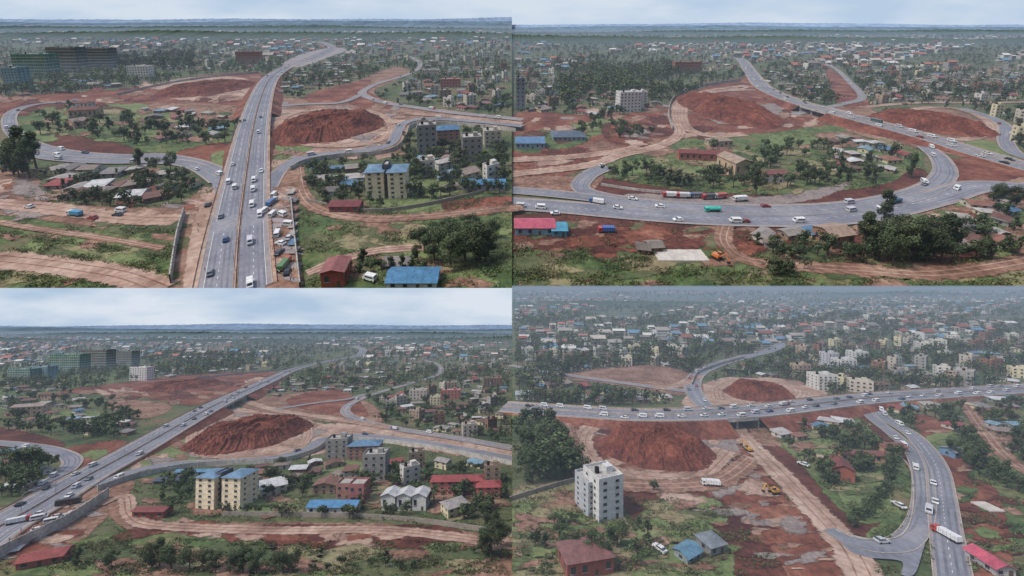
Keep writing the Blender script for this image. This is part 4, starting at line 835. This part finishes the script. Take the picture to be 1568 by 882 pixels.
tU=road(P,[(1085,628),(1068,610),(1060,592),(1068,574),(1095,560),(1140,547),(1180,537),(1200,526)],13,'side_road')
road(P,[(780,560),(860,574),(960,588),(1050,600)],8,'side_road',ASPH2); road(P,[(1000,595),(1040,590),(1070,575)],8,'dirt_road',TAN,kerb=False,lines=False)
tR=road(P,[(1322,618),(1335,640),(1370,668),(1398,695),(1412,730),(1414,775),(1404,810),(1380,834),(1340,838),(1300,830),(1270,812)],6.5,'slip_road',lines=False)
area(P,[(1285,822),(1340,832),(1400,812),(1412,770),(1424,800),(1412,850),(1400,882),(1380,882),(1380,862),(1330,856),(1300,845)],ASPH,'road_junction',jit=0)
tS=road(P,[(1340,616),(1350,638),(1400,670),(1432,712),(1442,760),(1448,810),(1462,900),(1480,1000)],8,'side_road')
road(P,[(1480,620),(1500,650),(1540,700),(1600,740)],6,'dirt_road',ORG,kerb=False,lines=False)
tH=road(P,[(770,624),(860,630),(960,636),(1050,636),(1120,633),(1200,626),(1300,614),(1400,606),(1600,594)],19,'highway',zs=[0,2,4,6,6,5,3,1,0],median=1.4,skirt=RED,gap=(29,34),shoulder=1.5)
wall(P,[(1060,590),(1068,574),(1095,562),(1140,549)],3,CONC,'retaining_wall'); wall(P,[(1365,690),(1394,720),(1398,780),(1380,822),(1330,828),(1280,814)],.8,KERB,'kerb_wall')
wall(P,[(780,768),(880,738),(900,745)],2,pmat('stone_wall',rgb(150,140,130)),'boundary_wall')
traffic(P,tH,19,52,big=.14); traffic(P,tU,13,10,(-.25,.25)); traffic(P,tR,6.5,5,(-.25,.25),big=0); traffic(P,tS,8,6,(-.25,.25),rngt=(0,.7),big=0)
for x,y,k,c,a in [(1448,822,'truck',(228,228,228),5),(1185,755,'excavator',(214,160,50),100),(1146,690,'excavator',(214,160,50),10),(1088,743,'truck',(225,225,225),80),(1376,775,'car',(225,225,225),0),(1230,712,'car',(220,220,220),30),(1010,842,'car',(225,225,225),30)]: veh(P,x,y,k,c,a)
bld(P,936,797,44,64,11,'flat',(216,216,214),(90,90,90),.35,6,'apartment_block'); bld(P,912,790,26,50,10,'flat',(186,190,196),(90,90,90),.35,6,'apartment_block')
bld(P,905,884,76,36,9,'hip',(150,90,80),(138,96,92),.2,1,'red_roof_house'); bld(P,1064,860,34,16,5,'gable',(150,160,160),(104,144,168),.5,1,'blue_roof_house'); bld(P,1100,850,30,20,6,'hip',(150,150,150),(130,138,144),.3,1,'house')
bld(P,1326,708,70,16,5,'gable',(190,150,120),(140,84,74),-.12,1,'school_building'); bld(P,1292,738,26,26,11,'gable',(150,90,76),(130,72,66),-.5,1,'school_building',ridge='y',rh=2); bld(P,1272,718,26,16,6,'gable',(190,160,130),(184,164,142),-.3,1,'school_building')
bld(P,1372,694,36,12,6,'gable',(190,150,120),(140,88,76),.0,1,'school_building'); bld(P,1540,884,28,18,8,'gable',(180,180,180),(198,92,112),-.1,1,'pink_roof_hall',ridge='y',rh=1.5); bld(P,1470,702,20,14,6,'gable',(120,150,180),(150,150,156),.2,1,'house')
bld(P,1268,598,30,22,12,'flat',(216,216,210),(90,90,90),0,5,'apartment_block'); bld(P,1300,570,24,18,12,'flat',(214,214,212),(90,90,90),0,5,'apartment_block'); bld(P,1277,562,16,20,12,'flat',(200,200,206),(90,90,90),0,6,'apartment_block'); bld(P,1320,556,20,16,12,'flat',(214,214,212),(90,90,90),0,5,'apartment_block'); bld(P,807,612,34,10,10,'hip',(200,196,190),(170,170,176),0,2,'house')
wm=MB(); a=P.g(1512,778); wm.box(0,0,.3,6,6,.5,pmat('white_concrete',rgb(206,198,188),.8)); wm.build('concrete_slab',P,(a[0],a[1],0)); fill(P,[(1495,760),(1530,760),(1530,785),(1495,785)],1)
town(P,[(800,575),(860,590),(1050,612),(1050,622),(800,615)],56,(8,13)); town(P,[(1130,640),(1200,640),(1320,640),(1320,660),(1220,680)],16,(7,11)); town(P,[(1350,620),(1440,625),(1480,660),(1420,650)],30,(7,12)); town(P,[(1460,655),(1568,600),(1568,700),(1510,700)],40,(7,12)); town(P,[(1440,615),(1568,600),(1568,640),(1470,640)],24,(8,13),(1,3))
town(P,[(800,545),(1050,530),(1060,560),(860,572),(800,570)],170,(8,14),(1,3)); town(P,[(1110,562),(1230,560),(1250,580),(1110,580)],40,(8,14),(1,2)); town(P,[(1220,570),(1568,560),(1568,592),(1300,605),(1240,600)],140,(9,15),(1,4))
town(P,[(1200,530),(1568,520),(1568,560),(1220,560)],130,(9,15),(1,4)); town(P,[(790,448),(1568,448),(1568,525),(790,540)],950,(10,22),(1,4),far=True)
for x,y,h,k in [(920,862,50,'round'),(945,840,38,'round'),(880,850,34,'tall'),(905,838,30,'round'),(1462,700,30,'round'),(1490,720,30,'round'),(800,700,50,'round'),(830,705,44,'tall'),(815,730,46,'round'),(850,735,40,'round'),(1000,752,18,'round'),(820,670,30,'round'),(795,740,50,'tall')]: tree(P,max(x,812),y,h,k,True)
for i in range(46):
    t=i/46; tree(P,1370-70*t**2+random.uniform(-6,6),700+112*t+random.uniform(-4,4),random.uniform(12,20),random.choice(['round','wide']),False)
scatter(P,[(784,443),(1568,443),(1568,500),(784,500)],2600,(9,18)); scatter(P,[(784,495),(1568,495),(1568,560),(784,580)],1800,(8,14)); scatter(P,[(784,560),(1568,550),(1568,605),(784,625)],700,(7,12))
scatter(P,[(1150,636),(1330,636),(1390,720),(1340,800),(1220,700)],60,(5,8),'mid'); scatter(P,[(784,650),(850,650),(880,735),(784,765)],46,(9,14),'mid',(0,1),topchk=False); scatter(P,[(1340,620),(1568,600),(1568,760),(1480,720)],80,(5,8),'mid',(0,3)); scatter(P,[(800,800),(1000,800),(1000,882),(800,882)],16,(3,7),'mid',(0,3))
scatter(P,[(784,620),(1568,610),(1568,882),(784,882)],1900,(.8,2.4),'bush',(0,3))
# ---------------------------------------------------------------- camera, light
cam=bpy.data.cameras.new('camera'); co=bpy.data.objects.new('camera',cam); SC.collection.objects.link(co)
cam.sensor_width=36; cam.lens=36*F/1568.; cam.clip_start=1; cam.clip_end=5e6; co.rotation_euler=(math.pi/2,0,0); SC.camera=co
el,az=math.radians(52),math.radians(-125)
d=Vector((math.sin(az)*math.cos(el),math.cos(az)*math.cos(el),math.sin(el)))
sl=bpy.data.lights.new('sun','SUN'); sl.energy=2.0; sl.angle=math.radians(10); sl.color=(1,.95,.88)
so=bpy.data.objects.new('sun',sl); SC.collection.objects.link(so); so.rotation_euler=d.to_track_quat('Z','Y').to_euler()
w=bpy.data.worlds.new('World'); SC.world=w; w.use_nodes=True; nt=w.node_tree; bg=nt.nodes['Background']
sk=nt.nodes.new('ShaderNodeTexSky'); sk.sky_type='NISHITA'; sk.sun_disc=False; sk.sun_elevation=el; sk.sun_rotation=az; sk.air_density=1; sk.dust_density=3
nt.links.new(sk.outputs[0],bg.inputs[0]); bg.inputs[1].default_value=.15
SC.view_settings.view_transform='Standard'; SC.view_settings.look='None'; SC.view_settings.exposure=0
print('objects',len(bpy.data.objects))
